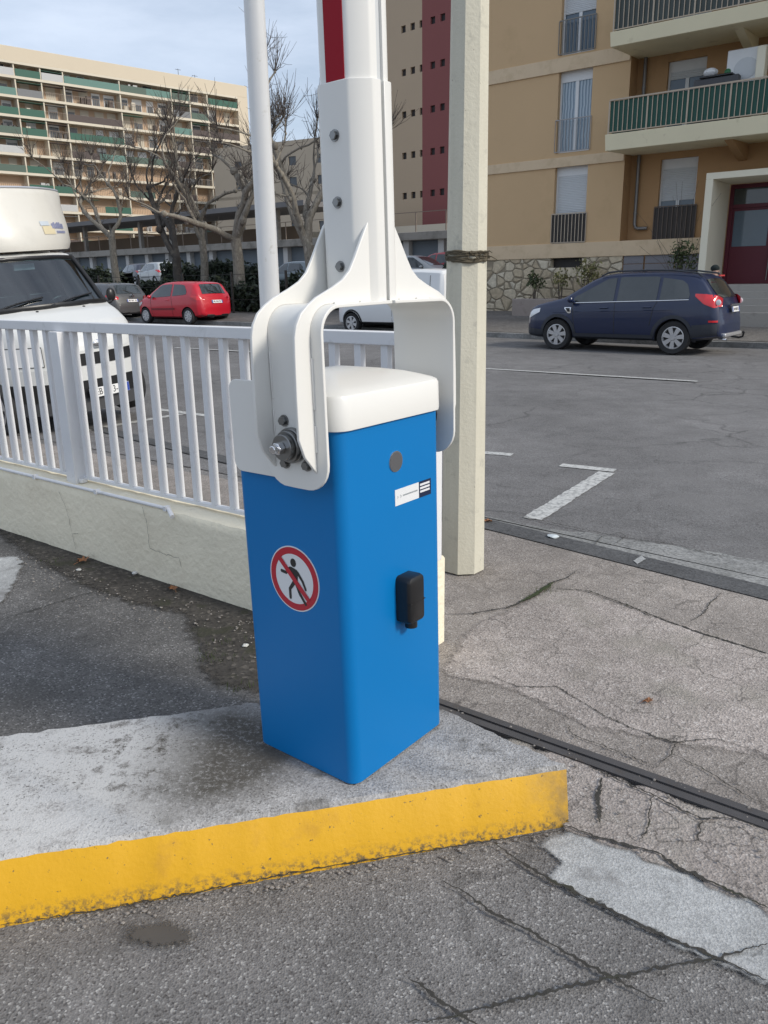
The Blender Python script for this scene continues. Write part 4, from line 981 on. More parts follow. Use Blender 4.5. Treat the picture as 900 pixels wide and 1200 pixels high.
        for k in range(spokes):
            a = 2*math.pi*k/spokes+.3; ca, sa = math.cos(a), math.sin(a); w0, w1 = R*.13, R*.21*7/spokes
            mb.add([(x+q*ca-w*sg*sa, y+sd*h, r+q*sa+w*sg*ca) for q, w in ((R*.10,w0),(R*.93,w1)) for sg in (-1,1) for h in (hw*.35, hw*.72)], [(0,1,3,2),(4,6,7,5),(0,4,5,1),(2,3,7,6),(1,5,7,3),(0,2,6,4)])
        mb.cyl((x, y+sd*hw*.62, r), 'y', R*.20, -.02, .03, 16)
        mb.build('rim', [M_ALLOY, M_BLACK], t, smooth=35)
    def arch(s, parent, mat, x, w=.07, off=.012):
        for sd in (1, -1):
            P = []
            for k in range(25):
                a = rad(-14+208*k/24); row = []
                for q in (s.wr+.05, s.wr+.05+w*.5, s.wr+.05+w):
                    xx, zz_ = x+q*math.cos(a), max(s.wr+q*math.sin(a), .26); y = s.ysurf(xx, zz_)+off; row.append((s.bent(xx, y), sd*y, zz_))
                row = [(row[0][0], row[0][1]-sd*.06, row[0][2])]+row+[(row[2][0], row[2][1]-sd*.03, row[2][2])]
                P.append(row)
            MB().grid(P).build('arch_trim', mat, parent, smooth=60)
    def line(s, xz, parent, mat, w=.006, off=.002, sides=(1,-1), name='panel_gap'):
        for sd in sides:
            pts = []
            for i in range(len(xz)-1):
                for k in range(6): t = k/6; pts.append((xz[i][0]+(xz[i+1][0]-xz[i][0])*t, xz[i][1]+(xz[i+1][1]-xz[i][1])*t))
            pts.append(xz[-1]); q = []
            for x, z in pts: y = s.ysurf(x, z)+off; q.append((s.bent(x, y), sd*y, z))
            MB().tube(q, w, 4).build(name, mat, parent, smooth=0)
def stations(x0, x1, n=64):
    return [x0+(x1-x0)*.5*(1-math.cos(math.pi*i/n)) for i in range(n+1)]
def plate(parent, x, y, z, w, h, tilt=0, face=1, txt=None, marks=True, seed=1):
    t = rad(tilt); mb = MB(); c = np.array([x, y, z]); U_ = np.array([-math.sin(t)*face, 0, math.cos(t)]); R_ = np.array([0, face, 0.]); n_ = np.cross(R_, U_)
    o = MB().obox(c, R_*w/2, U_*h/2, n_*.008).build('number_plate', M_PLATE, parent, smooth=0)
    k = MB()
    for sg in (-1, 1): k.obox(c+R_*sg*(w/2-.022)+n_*.0085, R_*.02, U_*h*.48, n_*.001)
    k.build('plate_band', mk('plate_blue', (.02,.06,.35), .4), o, smooth=0)
    mb = MB()
    if txt:
        for s_, off in txt:
            vs, fs = text_mb(s_, h*1.0); mb.add([tuple(c+n_*.010+R_*(v[0]*.82+off)+U_*v[1]) for v in vs], fs)
    else:
        rr = random.Random(seed); q = -w*.36
        for g_ in (2,3,2):
            for _ in range(g_): mb.obox(c+n_*.009+R_*(q+.02)+U_*rr.uniform(-.004,.004), R_*rr.uniform(.008,.016), U_*h*rr.uniform(.2,.3), n_*.001); q += w*.085
            q += w*.06
    mb.build('plate_letters', M_BLACK, o, smooth=0)
    return o

# --- dark blue estate by the far kerb
P = dict(half=2.3, bend=.10, wb=2.71, width=1.85, wr=.352, tumble=.30,
    top=[(-2.33,.62),(-2.32,.72),(-2.29,.80),(-2.27,.98),(-2.16,1.20),(-1.92,1.49),(-1.82,1.59),(-1.64,1.655),(-1.2,1.70),(-.5,1.715),(.1,1.70),(.35,1.665),(.6,1.575),(1.12,1.27),(1.28,1.19),(1.6,1.12),(1.95,1.04),(2.12,.965),(2.22,.84),(2.27,.70),(2.29,.60)],
    belt=[(-2.33,1.12),(-2.0,1.15),(-1.4,1.13),(-.5,1.09),(.5,1.05),(1.2,1.00),(1.8,.93),(2.29,.85)],
    sill=[(-2.33,.36),(-1.8,.29),(-.9,.27),(.9,.27),(1.8,.27),(2.29,.30)],
    W=[(-2.33,.70),(-2.30,.79),(-2.2,.855),(-2.0,.90),(-1.3,.925),(1.2,.925),(1.7,.905),(2.0,.86),(2.15,.78),(2.25,.66),(2.29,.55)], xs=stations(-2.33, 2.29, 76))
C1 = Car(P); CARB = 18.42
aF, aR = vab(651,391,17.5)[0], vab(790,393,17.5)[0]
ca = (aF+aR)/2
suv = thing('parked_estate_car', 'dark navy blue estate car with silver alloy wheels parked in front of the tan building', 'car', W(ca, CARB, sl(ca, 19)-.011), RZ+math.pi+rad(-1.0), None)
M_NAVY = paint('navy_paint', (.0015,.010,.048))
M_CLAD = mk('car_cladding', (.028,.032,.042), .5)
bd = C1.body().build('body', M_NAVY, suv, smooth=32); C1.wells(bd, None)
g_ = dict(off=.008)
C1.side('front_window', M_GLASSD, suv, [(.02,1.10,1.60),(.22,1.095,1.58),(.95,1.075,1.20),(1.02,1.07,1.12)], m=6, **g_)
C1.side('rear_window', M_GLASSD, suv, [(-.95,1.13,1.60),(-.88,1.125,1.615),(-.10,1.105,1.615),(-.06,1.10,1.60)], m=6, **g_)
C1.side('quarter_window', M_GLASSD, suv, [(-1.66,1.17,1.24),(-1.58,1.155,1.44),(-1.45,1.15,1.53),(-1.02,1.13,1.59)], m=6, **g_)
C1.line([(-1.66,1.135),(-1.0,1.115),(-.1,1.092),(1.0,1.062)], suv, M_CHROME, .011, .008, name='chrome_strip')
C1.topp('windscreen', M_GLASSD, suv, 1.15, .42, .97, .93); C1.topp('rear_screen', M_GLASSD, suv, -2.18, -1.87, .88, .90, off=.010)
C1.side('sill_cladding', M_CLAD, suv, [(-.93,.27,.40),(.93,.27,.40)], off=.012); C1.side('front_bumper_cladding', M_CLAD, suv, [(1.78,.28,.46),(2.24,.31,.50)], off=.012); C1.side('rear_bumper_cladding', M_CLAD, suv, [(-2.31,.37,.66),(-1.78,.30,.62)], off=.012)
for x in (1.355, -1.355): C1.arch(suv, M_CLAD, x)
for x in (1.355, -1.355):
    for sd in (1, -1): C1.wheel(suv, x, sd)
C1.side('tail_lamp', M_REDL, suv, [(-2.285,1.00,1.16),(-2.20,.97,1.22),(-2.0,1.05,1.25),(-1.78,1.21,1.26)], off=.014, n=20)
for sd in (1, -1): MB().blob((-2.20, sd*(C1.ysurf(-2.20,1.07)-.006), 1.08), (.055,.014,.06), 16, 8).build('reversing_lamp', M_CLEARL, suv)
C1.side('rear_reflector', M_REDL, suv, [(-2.29,.68,.72),(-2.12,.68,.72)], off=.016)
C1.side('head_lamp', M_CLEARL, suv, [(1.86,.86,.95),(2.08,.76,.91),(2.20,.70,.80)], off=.012)
C1.line([(.99,1.05),(.96,.70),(.90,.42)], suv, M_BLACK); C1.line([(-.02,1.10),(-.03,.70),(-.04,.42)], suv, M_BLACK); C1.line([(-.99,1.12),(-.90,.95),(-.86,.70),(-.84,.60)], suv, M_BLACK); C1.line([(-1.3,.93),(.5,.88),(1.5,.85)], suv, M_NAVY, .008, .0)
for x, z in ((.12,.965),(-.86,.985)): C1.line([(x,z),(x+.19,z-.006)], suv, M_NAVY, .016, .014, name='door_handle')
C1.side('fender_vent', M_CHROME, suv, [(1.02,.84,.97),(1.10,.84,.97),(1.19,.94,.97)], off=.012); C1.side('fender_vent_mesh', M_BLACK, suv, [(1.05,.87,.955),(1.10,.87,.955),(1.16,.945,.955)], off=.016)
for sd in (1, -1):
    m_ = MB().blob((.98, sd*1.02, 1.145), (.075,.10,.075), 14, 8).box(.93, 1.0, sd*.90-.05, sd*.90+.05, 1.07, 1.11); m_.build('door_mirror', M_NAVY, suv)
    pts = [(x, sd*(interp(C1.W, x)-.04-.62*C1.tumble+.0), interp(C1.top, x)+.035) for x in (-1.70,-1.2,-.6,0,.22)]
    pts = [(pts[0][0]-.1, pts[0][1], pts[0][2]-.07)]+pts+[(.40, pts[-1][1], pts[-1][2]-.08)]; MB().tube(pts, .018, 8).build('roof_rail', M_CLAD, suv)
plate(suv, -2.335, 0, .93, .50, .11, 12, -1, seed=3); MB().box(-2.335,-2.31,-.32,.32,1.0,1.04).build('plate_trim', M_CHROME, suv)
MB().tube([(-2.30,0,.36),(-2.46,0,.34),(-2.53,0,.36),(-2.545,0,.42)], .022, 8).blob((-2.545,0,.45), .033).build('tow_hook', M_BLACK, suv)
MB().box(-2.35,-2.18,-.60,.60,.37,.45).build('rear_skid_plate', M_ALLOY, suv, bevel=.02)
MB().tube([(-2.2,.55,.33),(-2.36,.55,.32)], .032, 10).build('exhaust', M_CHROME, suv)
MB().box(-2.0,-1.965,-.16,.16,1.60,1.63).build('high_brake_lamp', M_REDL, suv)

# --- hatchbacks
def hatch(name, label, a, b, z, rz, col, L_=3.88, Wd=1.70, Hh=1.51, wb=2.46, doors=3, detail=True, seed=2, dark=None):
    hx = L_/2; sc1 = Hh/1.51; k = L_/3.88
    P = dict(half=hx, bend=.12, wb=wb, width=Wd, wr=.295, tumble=.30,
      top=[(x*k, z_*sc1) for x, z_ in [(-1.94,.55),(-1.93,.70),(-1.90,.80),(-1.87,.92),(-1.80,1.05),(-1.62,1.32),(-1.54,1.42),(-1.35,1.475),(-.8,1.50),(-.2,1.51),(.2,1.485),(.45,1.42),(1.08,1.05),(1.2,.99),(1.5,.92),(1.75,.82),(1.87,.68),(1.93,.55)]],
      belt=[(x*k, z_*sc1) for x, z_ in [(-1.94,1.02),(-1.5,1.05),(-.5,.99),(.6,.92),(1.2,.86),(1.93,.75)]],
      sill=[(x*k, z_) for x, z_ in [(-1.94,.32),(-1.5,.24),(1.5,.22),(1.93,.26)]],
      W=[(x*k, w*Wd/1.7) for x, w in [(-1.94,.58),(-1.90,.70),(-1.78,.79),(-1.5,.835),(-.9,.85),(.9,.85),(1.4,.83),(1.7,.75),(1.85,.62),(1.93,.45)]], xs=stations(-1.94*k, 1.93*k, 60))
    C = Car(P); t = thing(name, label, 'car', W(a, b, z), rz)
    pt = paint(name+'_paint', col); bd = C.body().build('body', pt, t, smooth=32); C.wells(bd, None)
    S = lambda pts: [(x*k, l*sc1, h*sc1) for x, l, h in pts]
    if doors == 3:
        C.side('door_window', M_GLASSD, t, S([(-.32,1.0,1.42),(-.25,.995,1.425),(.30,.97,1.40),(.80,.94,1.09),(.86,.935,.99)]), off=.008, m=6)
        C.side('quarter_window', M_GLASSD, t, S([(-1.22,1.06,1.16),(-1.05,1.045,1.37),(-.90,1.03,1.40),(-.42,1.005,1.415)]), off=.008, m=6)
    else:
        C.side('front_window', M_GLASSD, t, S([(.02,.97,1.42),(.30,.96,1.40),(.80,.94,1.09),(.86,.935,.99)]), off=.008, m=6)
        C.side('rear_window', M_GLASSD, t, S([(-1.2,1.06,1.2),(-.95,1.04,1.38),(-.06,.98,1.42)]), off=.008, m=6)
    C.topp('windscreen', M_GLASSD, t, 1.10*k, .40*k, .96, .92); C.topp('rear_screen', M_GLASSD, t, -1.79*k, -1.555*k, .86, .84, off=.010)
    C.side('tail_lamp', dark or M_REDL, t, S([(-1.90,.86,.96),(-1.80,.84,1.00),(-1.62,.92,1.02),(-1.50,.97,1.02)]), off=.012, n=16)
    C.side('head_lamp', M_CLEARL, t, S([(1.40,.74,.82),(1.65,.64,.77),(1.80,.58,.68)]), off=.012)
    for x in (wb/2, -wb/2):
        for sd in (1, -1): C.wheel(t, x, sd, 9 if doors == 3 else 6)
    C.side('side_moulding', mk(name+'_moulding', tuple(q*.35 for q in col), .5), t, [(-.55*k,.52,.585),(.80*k,.50,.565)], off=.012)
    C.line([(.86*k,.93*sc1),(.84*k,.55),(.78*k,.30)], t, M_BLACK); C.line([(-.36*k,.98*sc1),(-.42*k,.6),(-.40*k,.30)], t, M_BLACK)
    for x, z_ in ((-.22,.86),): C.line([(x*k,z_*sc1),(x*k+.17,z_*sc1)], t, pt, .016, .014, name='door_handle')
    for sd in (1, -1): MB().blob((.80*k, sd*(Wd/2+.07), .98*sc1), (.07,.09,.065), 12, 7).build('door_mirror', pt, t)
    plate(t, -1.925*k, 0, .80*sc1, .50, .11, 18, -1, seed=seed)
    MB().box(-1.93*k, -1.72*k, -.50, .50, .27, .36).build('rear_valance', M_BLACK, t, bevel=.02)
    MB().tube([(-1.84*k,-.1,1.10*sc1),(-1.70*k,.25,1.22*sc1)], .012, 6).build('rear_wiper', M_BLACK, t)
    return C, t
ra = -24.75; rb = 20.15
C2, red = hatch('parked_hatchback', 'bright red three door hatchback parked on the far side behind the white railing', ra, rb, sl(ra, 20)-.01, RZ+math.pi, (.50,.006,.022))
C3, gry = hatch('parked_hatchback', 'dark grey hatchback parked just ahead of the red hatchback, partly behind the white van', -29.6, 19.9, sl(-29.6, 20)-.01, RZ+math.pi, (.07,.072,.075), 4.25, 1.77, 1.46, 2.6, 5, seed=5)
MB().tube([(-2.10,-.09,.96),(-2.095,0,1.01),(-2.10,.09,.96)], .014, 5).tube([(-2.115,-.09,.91),(-2.11,0,.96),(-2.115,.09,.91)], .014, 5).build('chevron_badge', M_CHROME, gry)
hatch('parked_hatchback', 'small silver hatchback with red tail lamps on the raised car park behind the hedge', *(lambda q: (q[0], q[1]))((vab(186,322,34)[0], 34)), zg(-40, 34)+.15, RZ+math.pi-.25, (.42,.44,.45), 4.1, 1.75, 1.47, 2.55, 5, seed=6)
hatch('parked_hatchback', 'dark blue hatchback left of the silver car on the raised car park', vab(163,322,35.2)[0], 35.2, zg(-40, 35)+.1, RZ+math.pi-.25, (.03,.035,.06), 4.0, 1.72, 1.46, 2.5, 5, seed=7)
hatch('parked_hatchback', 'pale silver hatchback on the raised car park right of the barrier fork', vab(487,318,31)[0], 31, zg(-20, 31)+.28, RZ+math.pi*.02, (.45,.47,.48), 4.1, 1.75, 1.48, 2.55, 5, seed=8)
hatch('parked_hatchback', 'teal grey hatchback on the raised car park seen behind the white pole', vab(350,320,32)[0], 32, zg(-28, 32)+.1, RZ+math.pi-.1, (.16,.20,.22), 4.0, 1.72, 1.46, 2.5, 5, seed=9)
hatch('parked_hatchback', 'red hatchback behind the flowering bush near the concrete pole', vab(522,312,33.5)[0], 33.5, zg(-18, 33)+.35, RZ+math.pi-.1, (.42,.008,.02), 4.0, 1.72, 1.46, 2.5, 5, seed=10)

# --- small white van by the far kerb, seen through the fork
P = dict(half=2.2, bend=.10, wb=2.7, width=1.80, wr=.31, tumble=.10,
    top=[(-2.05,.62),(-2.04,1.2),(-2.0,1.72),(-1.9,1.80),(-1.2,1.84),(.2,1.83),(.5,1.76),(1.10,1.28),(1.3,1.14),(1.75,1.04),(2.0,.92),(2.10,.70),(2.12,.55)],
    belt=[(-2.05,1.2),(0,1.15),(1.2,1.02),(2.12,.8)], sill=[(-2.05,.32),(0,.27),(2.12,.28)],
    W=[(-2.05,.84),(-1.9,.89),(1.2,.90),(1.7,.86),(2.0,.72),(2.12,.5)], xs=stations(-2.05, 2.12, 50))
C4 = Car(P); va = vab(411,382,19.2)[0]+1.35
wv_ = thing('white_van', 'small plain white van parked on the far side, seen through the barrier fork', 'van', W(va, 20.1, sl(va, 20)-.01), RZ+math.pi)
M_VW = paint('van_white_paint', (.72,.73,.73), .3, .4)
bd = C4.body().build('body', M_VW, wv_, smooth=32); C4.wells(bd, None)
C4.side('door_window', M_GLASSD, wv_, [(.05,1.16,1.66),(.45,1.14,1.62),(.98,1.10,1.22)], off=.008, m=6); C4.topp('windscreen', M_GLASSD, wv_, 1.08, .56, .96, .93)
C4.line([(-.2,1.6),(-.2,.36)], wv_, M_GREYP); C4.line([(-1.55,1.66),(-1.55,1.0)], wv_, M_GREYP, .010); C4.line([(-1.2,1.3),(-1.0,1.3)], wv_, M_BLACK, .022, .012, name='door_handle')
C4.side('sill_cladding', M_BLACK, wv_, [(-1.0,.27,.36),(1.0,.27,.36)], off=.01)
for x in (1.35, -1.35):
    C4.arch(wv_, M_BLACK, x, .05)
    for sd in (1, -1): C4.wheel(wv_, x, sd, 6)

# --- white box van beyond the railing
na, nb = gab(128, 456, .45)
P = dict(half=1.2, bend=.0, wb=3.2, width=1.88, wr=.33, tumble=.16,
    top=[(-2.3,1.97),(-1.35,1.985),(-1.22,1.965),(-1.12,1.90),(-.66,1.38),(-.60,1.345),(-.50,1.315),(-.25,1.20),(-.10,1.10),(-.03,1.00),(0,.86)],
    belt=[(-2.3,1.28),(-1,1.26),(-.6,1.2),(-.25,1.05),(0,.80)], sill=[(-2.3,.34),(-.5,.33),(0,.36)],
    W=[(-2.3,.94),(-.9,.94),(-.62,.925),(-.42,.885),(-.25,.82),(-.12,.72),(-.04,.60),(0,.46)], xs=[-2.3+1.3*i/12 for i in range(12)]+[-1.0+1.0*(1-(1-i/46)**1.6) for i in range(47)])
class Van(Car):
    def bent(s, x, y): return x-.40*y*y*(1 if x > -1.4 else max(0, (x+2.3)/.9))
C5 = Van(P)
van = thing('box_van', 'white box van with an overcab body parked behind the white railing at the left', 'van', W(na, nb, 0), RZ)
van.rotation_euler = (rad(4.0), 0, RZ)
mb = C5.body(); n = 22; keep_f, keep_m = [], []
for f, m in zip(mb.f, mb.m):
    cx = np.mean([mb.v[i] for i in f], axis=0); ks = [i % n for i in f]; st_ = [i//n for i in f]
    xm = np.mean([C5.xs[i] for i in st_ ]) if len(f) == 4 else 9
    if len(f) == 4 and -1.12 < xm < -.665 and all(8 <= k <= 14 for k in ks): continue
    keep_f.append(f); keep_m.append(m)
mb.f, mb.m = keep_f, keep_m
M_VB = paint('box_van_paint', (.62,.625,.61), .25, .42)
mb.build('cab', M_VB, van, smooth=32)
m_gl, nt, b = nodes('windscreen_glass'); tr = N(nt, 'ShaderNodeBsdfTransparent'); tr.inputs['Color'].default_value = (.36,.47,.50,1); gl = N(nt, 'ShaderNodeBsdfGlossy', Roughness=.03); mx = N(nt, 'ShaderNodeMixShader'); mx.inputs[0].default_value = .17
nt.links.new(tr.outputs[0], mx.inputs[1]); nt.links.new(gl.outputs[0], mx.inputs[2]); nt.links.new(mx.outputs[0], nt.nodes['Material Output'].inputs['Surface'])
ws = C5.topp('windscreen', m_gl, van, -.665, -1.135, .995, .985, off=.004, n=10, m=16)
fr = MB()
def on_screen(x, f, off=.012):
    r = C5.ring(x); y = r[9][0]*f; z = float(np.interp(abs(y), [0, r[10][0], r[9][0], r[8][0]], [r[11][1], r[10][1], r[9][1], r[8][1]])); return (C5.bent(x, y)+off*.7, y, z+off*.7)
for f in (.985, -.985): fr.tube([on_screen(x, f) for x in np.linspace(-.64, -1.16, 10)], .030, 6)
for x, r_ in ((-.655,.032), (-1.135,.026)): fr.tube([on_screen(x, f) for f in np.linspace(-1, 1, 17)], r_, 6)
fr.build('screen_surround', M_BLACK, ws, smooth=60)
wp2 = MB()
for f0_, f1_ in ((-.15,.75),(-.95,-.2)): wp2.tube([on_screen(-.64, f0_, .03), on_screen(-.70, (f0_+f1_)/2, .035), on_screen(-.735, f1_, .03)], .012, 5)
wp2.build('wiper', M_BLACK, ws)
# cab interior
MB().box(-1.55, -.72, -.86, .86, 1.16, 1.25).build('dashboard', M_GREYP, van, bevel=.03)
for y in (.42, -.42, -.05): MB().box(-1.75, -1.62, y-.23, y+.23, .7, 1.52).blob((-1.70, y, 1.62), (.07,.16,.14), 12, 8).build('seat', M_BLACK, van, bevel=.04)
q = MB(); q.tube([(-1.32+.05*math.cos(t), .42+.19*math.sin(t), 1.30+.16*math.cos(t)) for t in np.linspace(0, 2*math.pi, 25)], .014, 6); q.build('steering_wheel', M_BLACK, van)
MB().box(-1.92, -1.90, -.88, .88, .5, 1.9).build('bulkhead', mk('bulkhead_grey', (.10,.11,.11), .7), van); MB().box(-1.895, -1.89, -.30, .02, 1.22, 1.62).build('bulkhead_window', mk('pale_green_panel', (.34,.42,.34), .6), van)
MB().box(-1.28, -1.25, -.13, .13, 1.80, 1.87).build('interior_mirror', M_PVC, van)
pp = MB(); rr = random.Random(4)
for y in np.linspace(-.5, .38, 9): pp.obox((-.90-.40*y*y+rr.uniform(-.04,.04), y, 1.262+rr.uniform(0,.02)), (.07,.01,.02), (0,.09,rr.uniform(-.03,.03)), (0,0,.003))
pp.build('papers', mk('paper_pile', (.52,.60,.56), .7, var=.35, scale=9), van, smooth=0); MB().obox((-1.02, .60, 1.285), (.10,.0,.03), (0,.15,0), (0,0,.004)).build('document', M_PVC, van)
# nose
ox = [(w, x) for x, w in P['W']]; ox = sorted([(w, x) for x, w in P['W'] if x > -.95])
def xn(y): a = abs(y); return (float(np.interp(a, [0]+[w for w, _ in ox], [0]+[x for _, x in ox])) if a > .46 else 0.0)-.40*y*y
def nose(name, mat, y0, y1, z0, z1, off=.012, n=14, parent=None, slope=0, th=.02):
    P_ = []
    for i in range(n+1):
        y = y0+(y1-y0)*i/n; x = xn(y)+off; P_.append([(x-th, y, z0), (x, y, z0), (x-slope, y, z1), (x-slope-th, y, z1)])
    return MB().grid(P_).build(name, mat, parent or van, smooth=40)
nose('bumper', M_VB, -.90, .90, .60, .76, .035, th=.05); nose('grille', M_BLACK, -.44, .44, .765, .90, .016)
nose('grille_chrome', M_VB, -.46, .46, .895, .925, .024)
nose('lower_grille', M_BLACK, -.62, .62, .40, .60, .026, th=.05); nose('bumper_skirt', M_GREYP, -.92, .92, .25, .42, .020, th=.06)
for y0, y1 in ((.62,.92),(-.92,-.62)): nose('bumper_corner', M_BLACK, y0, y1, .40, .60, .022, th=.05); nose('head_lamp', M_CLEARL, y0*.98 if y0 > 0 else y0*.97, y1*.97 if y1 > 0 else y1*.98, .80, 1.00, .014)
nose('lamp_surround', M_GREYP, -.9, -.60, .79, 1.01, .006); nose('lamp_surround', M_GREYP, .60, .9, .79, 1.01, .006)
MB().blob((.02, 0, .985), (.015,.09,.045), 16, 8).build('badge', M_CHROME, van)
plate(van, .060, 0, .455, .52, .105, 0, 1, txt=[('EB', -.145), ('3-', .070)])
for y in (.3, -.3): MB().blob((-.60-.4*y*y, y, 1.352), (.02,.018,.010), 8, 5).build('washer_jet', M_BLACK, van)
for sd in (1, -1):
    MB().blob((-1.18, sd*1.07, 1.42), (.045,.065,.09), 14, 9).tube([(-1.15,sd*.93,1.32),(-1.17,sd*1.05,1.34)], .025, 8).build('door_mirror', M_BLACK, van)
for x in (-.85, -4.05):
    for sd in (1, -1): C5.wheel(van, x, sd, 5)
MB().box(-2.4, -2.32, -.9, .9, .35, 1.95).box(-5.6, -2.32, -.42, .42, .38, .55).build('chassis', M_GREYP, van)
# overcab box body with rounded front
lv = [(2.01,-1.16,.985,.99),(2.10,-1.15,1.0,1.0),(2.3,-1.22,1.0,1.0),(2.55,-1.34,.99,1.0),(2.66,-1.38,1.0,1.0),(2.715,-1.40,.995,.995),(2.728,-1.43,.985,.985)]
mb = MB(); rings = []
for z, xc, ws_, w2 in lv:
    r_ = []
    for k in range(33):
        y = -1+2*k/32; r_.append((xc-(.80-.2*(z-2.0)/.7)*abs(y)**2.1, y*1.10*ws_, z))
    r_ += [(-5.6, 1.10*ws_, z), (-5.6, -1.10*ws_, z)]; rings.append(r_)
n = len(rings[0]); mb.add([p for r in rings for p in r], [(i*n+k, i*n+(k+1)%n, (i+1)*n+(k+1)%n, (i+1)*n+k) for i in range(len(rings)-1) for k in range(n)])
mb.f.append(tuple(range((len(rings)-1)*n, len(rings)*n))); mb.m.append(0); mb.f.append(tuple(range(n))[::-1]); mb.m.append(0)
M_VX = mk('box_body_gelcoat', (.63,.61,.555), .35, var=.05, scale=1.5, dirt=(.55,.53,.48), dscale=1.6, dlo=.5)
bx = mb.build('box_body', M_VX, van, smooth=50)
MB().box(-5.6, -2.41, -1.08, 1.08, .62, 2.005).build('load_box', M_VX, van, bevel=.02)
tr_ = MB().tube([(lv[-1][1]+.02-.60*abs(y)**2.1, y*1.085, 2.728) for y in np.linspace(-1,1,25)], .018, 6); tr_.build('roof_edge_trim', M_ALLOY, bx)
# sponsor mark on the overcab: pale yellow block with small blue lettering-like strokes
def on_box(y, z, off=.006):
    xc = float(np.interp(z, [l[0] for l in lv], [l[1] for l in lv])); return (xc-(.80-.2*(z-2.0)/.7)*abs(y/1.1)**2.1+off, y, z)
def box_patch(name, mat, y0, y1, z0, z1, off):
    MB().grid([[on_box(y, z0, off), on_box(y, z1, off)] for y in np.linspace(y0, y1, 8)]).build(name, mat, bx, smooth=60)
box_patch('logo_block', mk('pale_yellow', (.62,.54,.36), .6), .34, .56, 2.19, 2.285, .008); box_patch('logo_block', mk('pale_blue_grey', (.5,.55,.6), .6), .32, .48, 2.29, 2.34, .008)
rr = random.Random(6); y = .52
while y < .82: w_ = rr.uniform(.026,.038); box_patch('logo_letter', mk('logo_blue', (.24,.26,.40), .6) if y < .525 else bpy.data.materials['logo_blue'], y, y+w_, 2.255, 2.255+rr.choice((.06,.075)), .009); y += w_+.012
y = .60
while y < .82: w_ = rr.uniform(.016,.024); box_patch('logo_letter', bpy.data.materials['logo_blue'], y, y+w_, 2.20, 2.23, .009); y += w_+.007
MB().blob((-1.86,.90,2.015), (.14,.10,.03), 12, 6).build('marker_lamp', M_BLACK, bx)
# ------------------------------------------------------------------ bare pollarded plane trees
m_bark, nt, b = nodes('plane_bark'); co = coords(nt)
mp = N(nt, 'ShaderNodeMapping'); mp.inputs['Scale'].default_value = (1,1,.45); nt.links.new(co, mp.inputs['Vector'])
c = ramp(nt, noise(nt, mp.outputs[0], 5, 6, .6), [(.35,(.12,.105,.085)),(.47,(.25,.225,.185)),(.56,(.17,.15,.12)),(.68,(.34,.31,.26))])
nt.links.new(c, b.inputs['Base Color']); b.inputs['Roughness'].default_value = .9
M_BARKD = mk('dark_branch_bark', (.06,.052,.045), .9, var=.4, scale=4, dirt=(.14,.125,.10), dscale=3)
M_TW = mk('thin_twig', (.085,.07,.06), .9, var=.3)
def tree(label, u, b_, H, r_, seed, limbs, dark=False, lean=(0,0), fork=2.2, twl=1.0):
    a = vab(u, 325, b_)[0]; rg = np.random.default_rng(seed)
    t = thing('plane_tree', label, 'tree', W(a, b_, zg(a, b_)-.1), 0, 'bare pollarded trees along the hedge')
    T, B, Q = MB(), MB(), MB()
    top = np.array([lean[0], lean[1], fork]); pts = [np.zeros(3), top*.33+rg.normal(0,.03,3), top*.7+rg.normal(0,.04,3), top]
    T.tube(pts, [r_*1.25, r_, r_*.9, r_*.85], 12); mat = M_BARKD if dark else m_bark
    def twigs(p, d_, n, L):
        for _ in range(n):
            q = d_*.5+rg.normal(0,.42,3)+np.array([0,0,.75]); q /= np.linalg.norm(q); l = L*rg.uniform(.45,1.15); k = [p]
            for j in range(4): k.append(k[-1]+q*l/4+rg.normal(0,.035,3)*l+np.array([0,0,.02*j]))
            Q.tube(k, [.013,.011,.009,.007,.005], 3, cap=False)
            for s_ in [k[j] for j in (1,2,3) if rg.random() < .6]:
                q2 = q+rg.normal(0,.4,3); Q.tube([s_, s_+q2*l*.25, s_+q2*l*.45+np.array([0,0,.05])], [.009,.007,.005], 3, cap=False)
    def limb(p, d_, L, r, depth):
        n = 7; k = [np.array(p)]; d_ = np.array(d_, float); d_ /= np.linalg.norm(d_); q = d_.copy()
        curl = rg.normal(0,.17,3)
        for j in range(n):
            q = q+curl*.6+rg.normal(0,.22,3)+np.array([0,0,.11]); q[2] = max(q[2], .22); q /= np.linalg.norm(q); k.append(k[-1]+q*L/n)
        r *= .80; rs = [r*(1-.45*j/n)*rg.uniform(.82,1.18) for j in range(n+1)]; B.tube(k, rs, 8)
        for j in range(2, n):
            if rg.random() < .38: B.blob(k[j]+rg.normal(0,.5,3)*rs[j], rs[j]*rg.uniform(.9,1.25)*np.array([1,1,1.4]), 7, 5)
            if rg.random() < .6: twigs(k[j], q*.4+rg.normal(0,.6,3), rg.integers(1,4), .8*twl)
        e = k[-1]; B.blob(e, rs[-1]*1.75, 8, 6)
        if depth > 0:
            for _ in range(rg.integers(2,4)):
                d2 = q+rg.normal(0,.55,3)+np.array([0,0,.35]); limb(e, d2, L*rg.uniform(.5,.8), rs[-1]*.78, depth-1)
            j = rg.integers(2, n-1); limb(k[j], rg.normal(0,.6,3)+np.array([0,0,.7])+q*.3, L*.55, rs[j]*.55, 0)
        else: twigs(e, q, rg.integers(10,17), 1.15*twl)
    for d_, L, rr_ in limbs: limb(top-np.array([0,0,.05]), d_, L*(.92 if u < 300 else 1), r_*rr_*1.08, 1)
    T.build('trunk', mat, t, smooth=60); B.build('branches', mat, t, smooth=60); Q.build('twigs', M_TW, t, smooth=0)
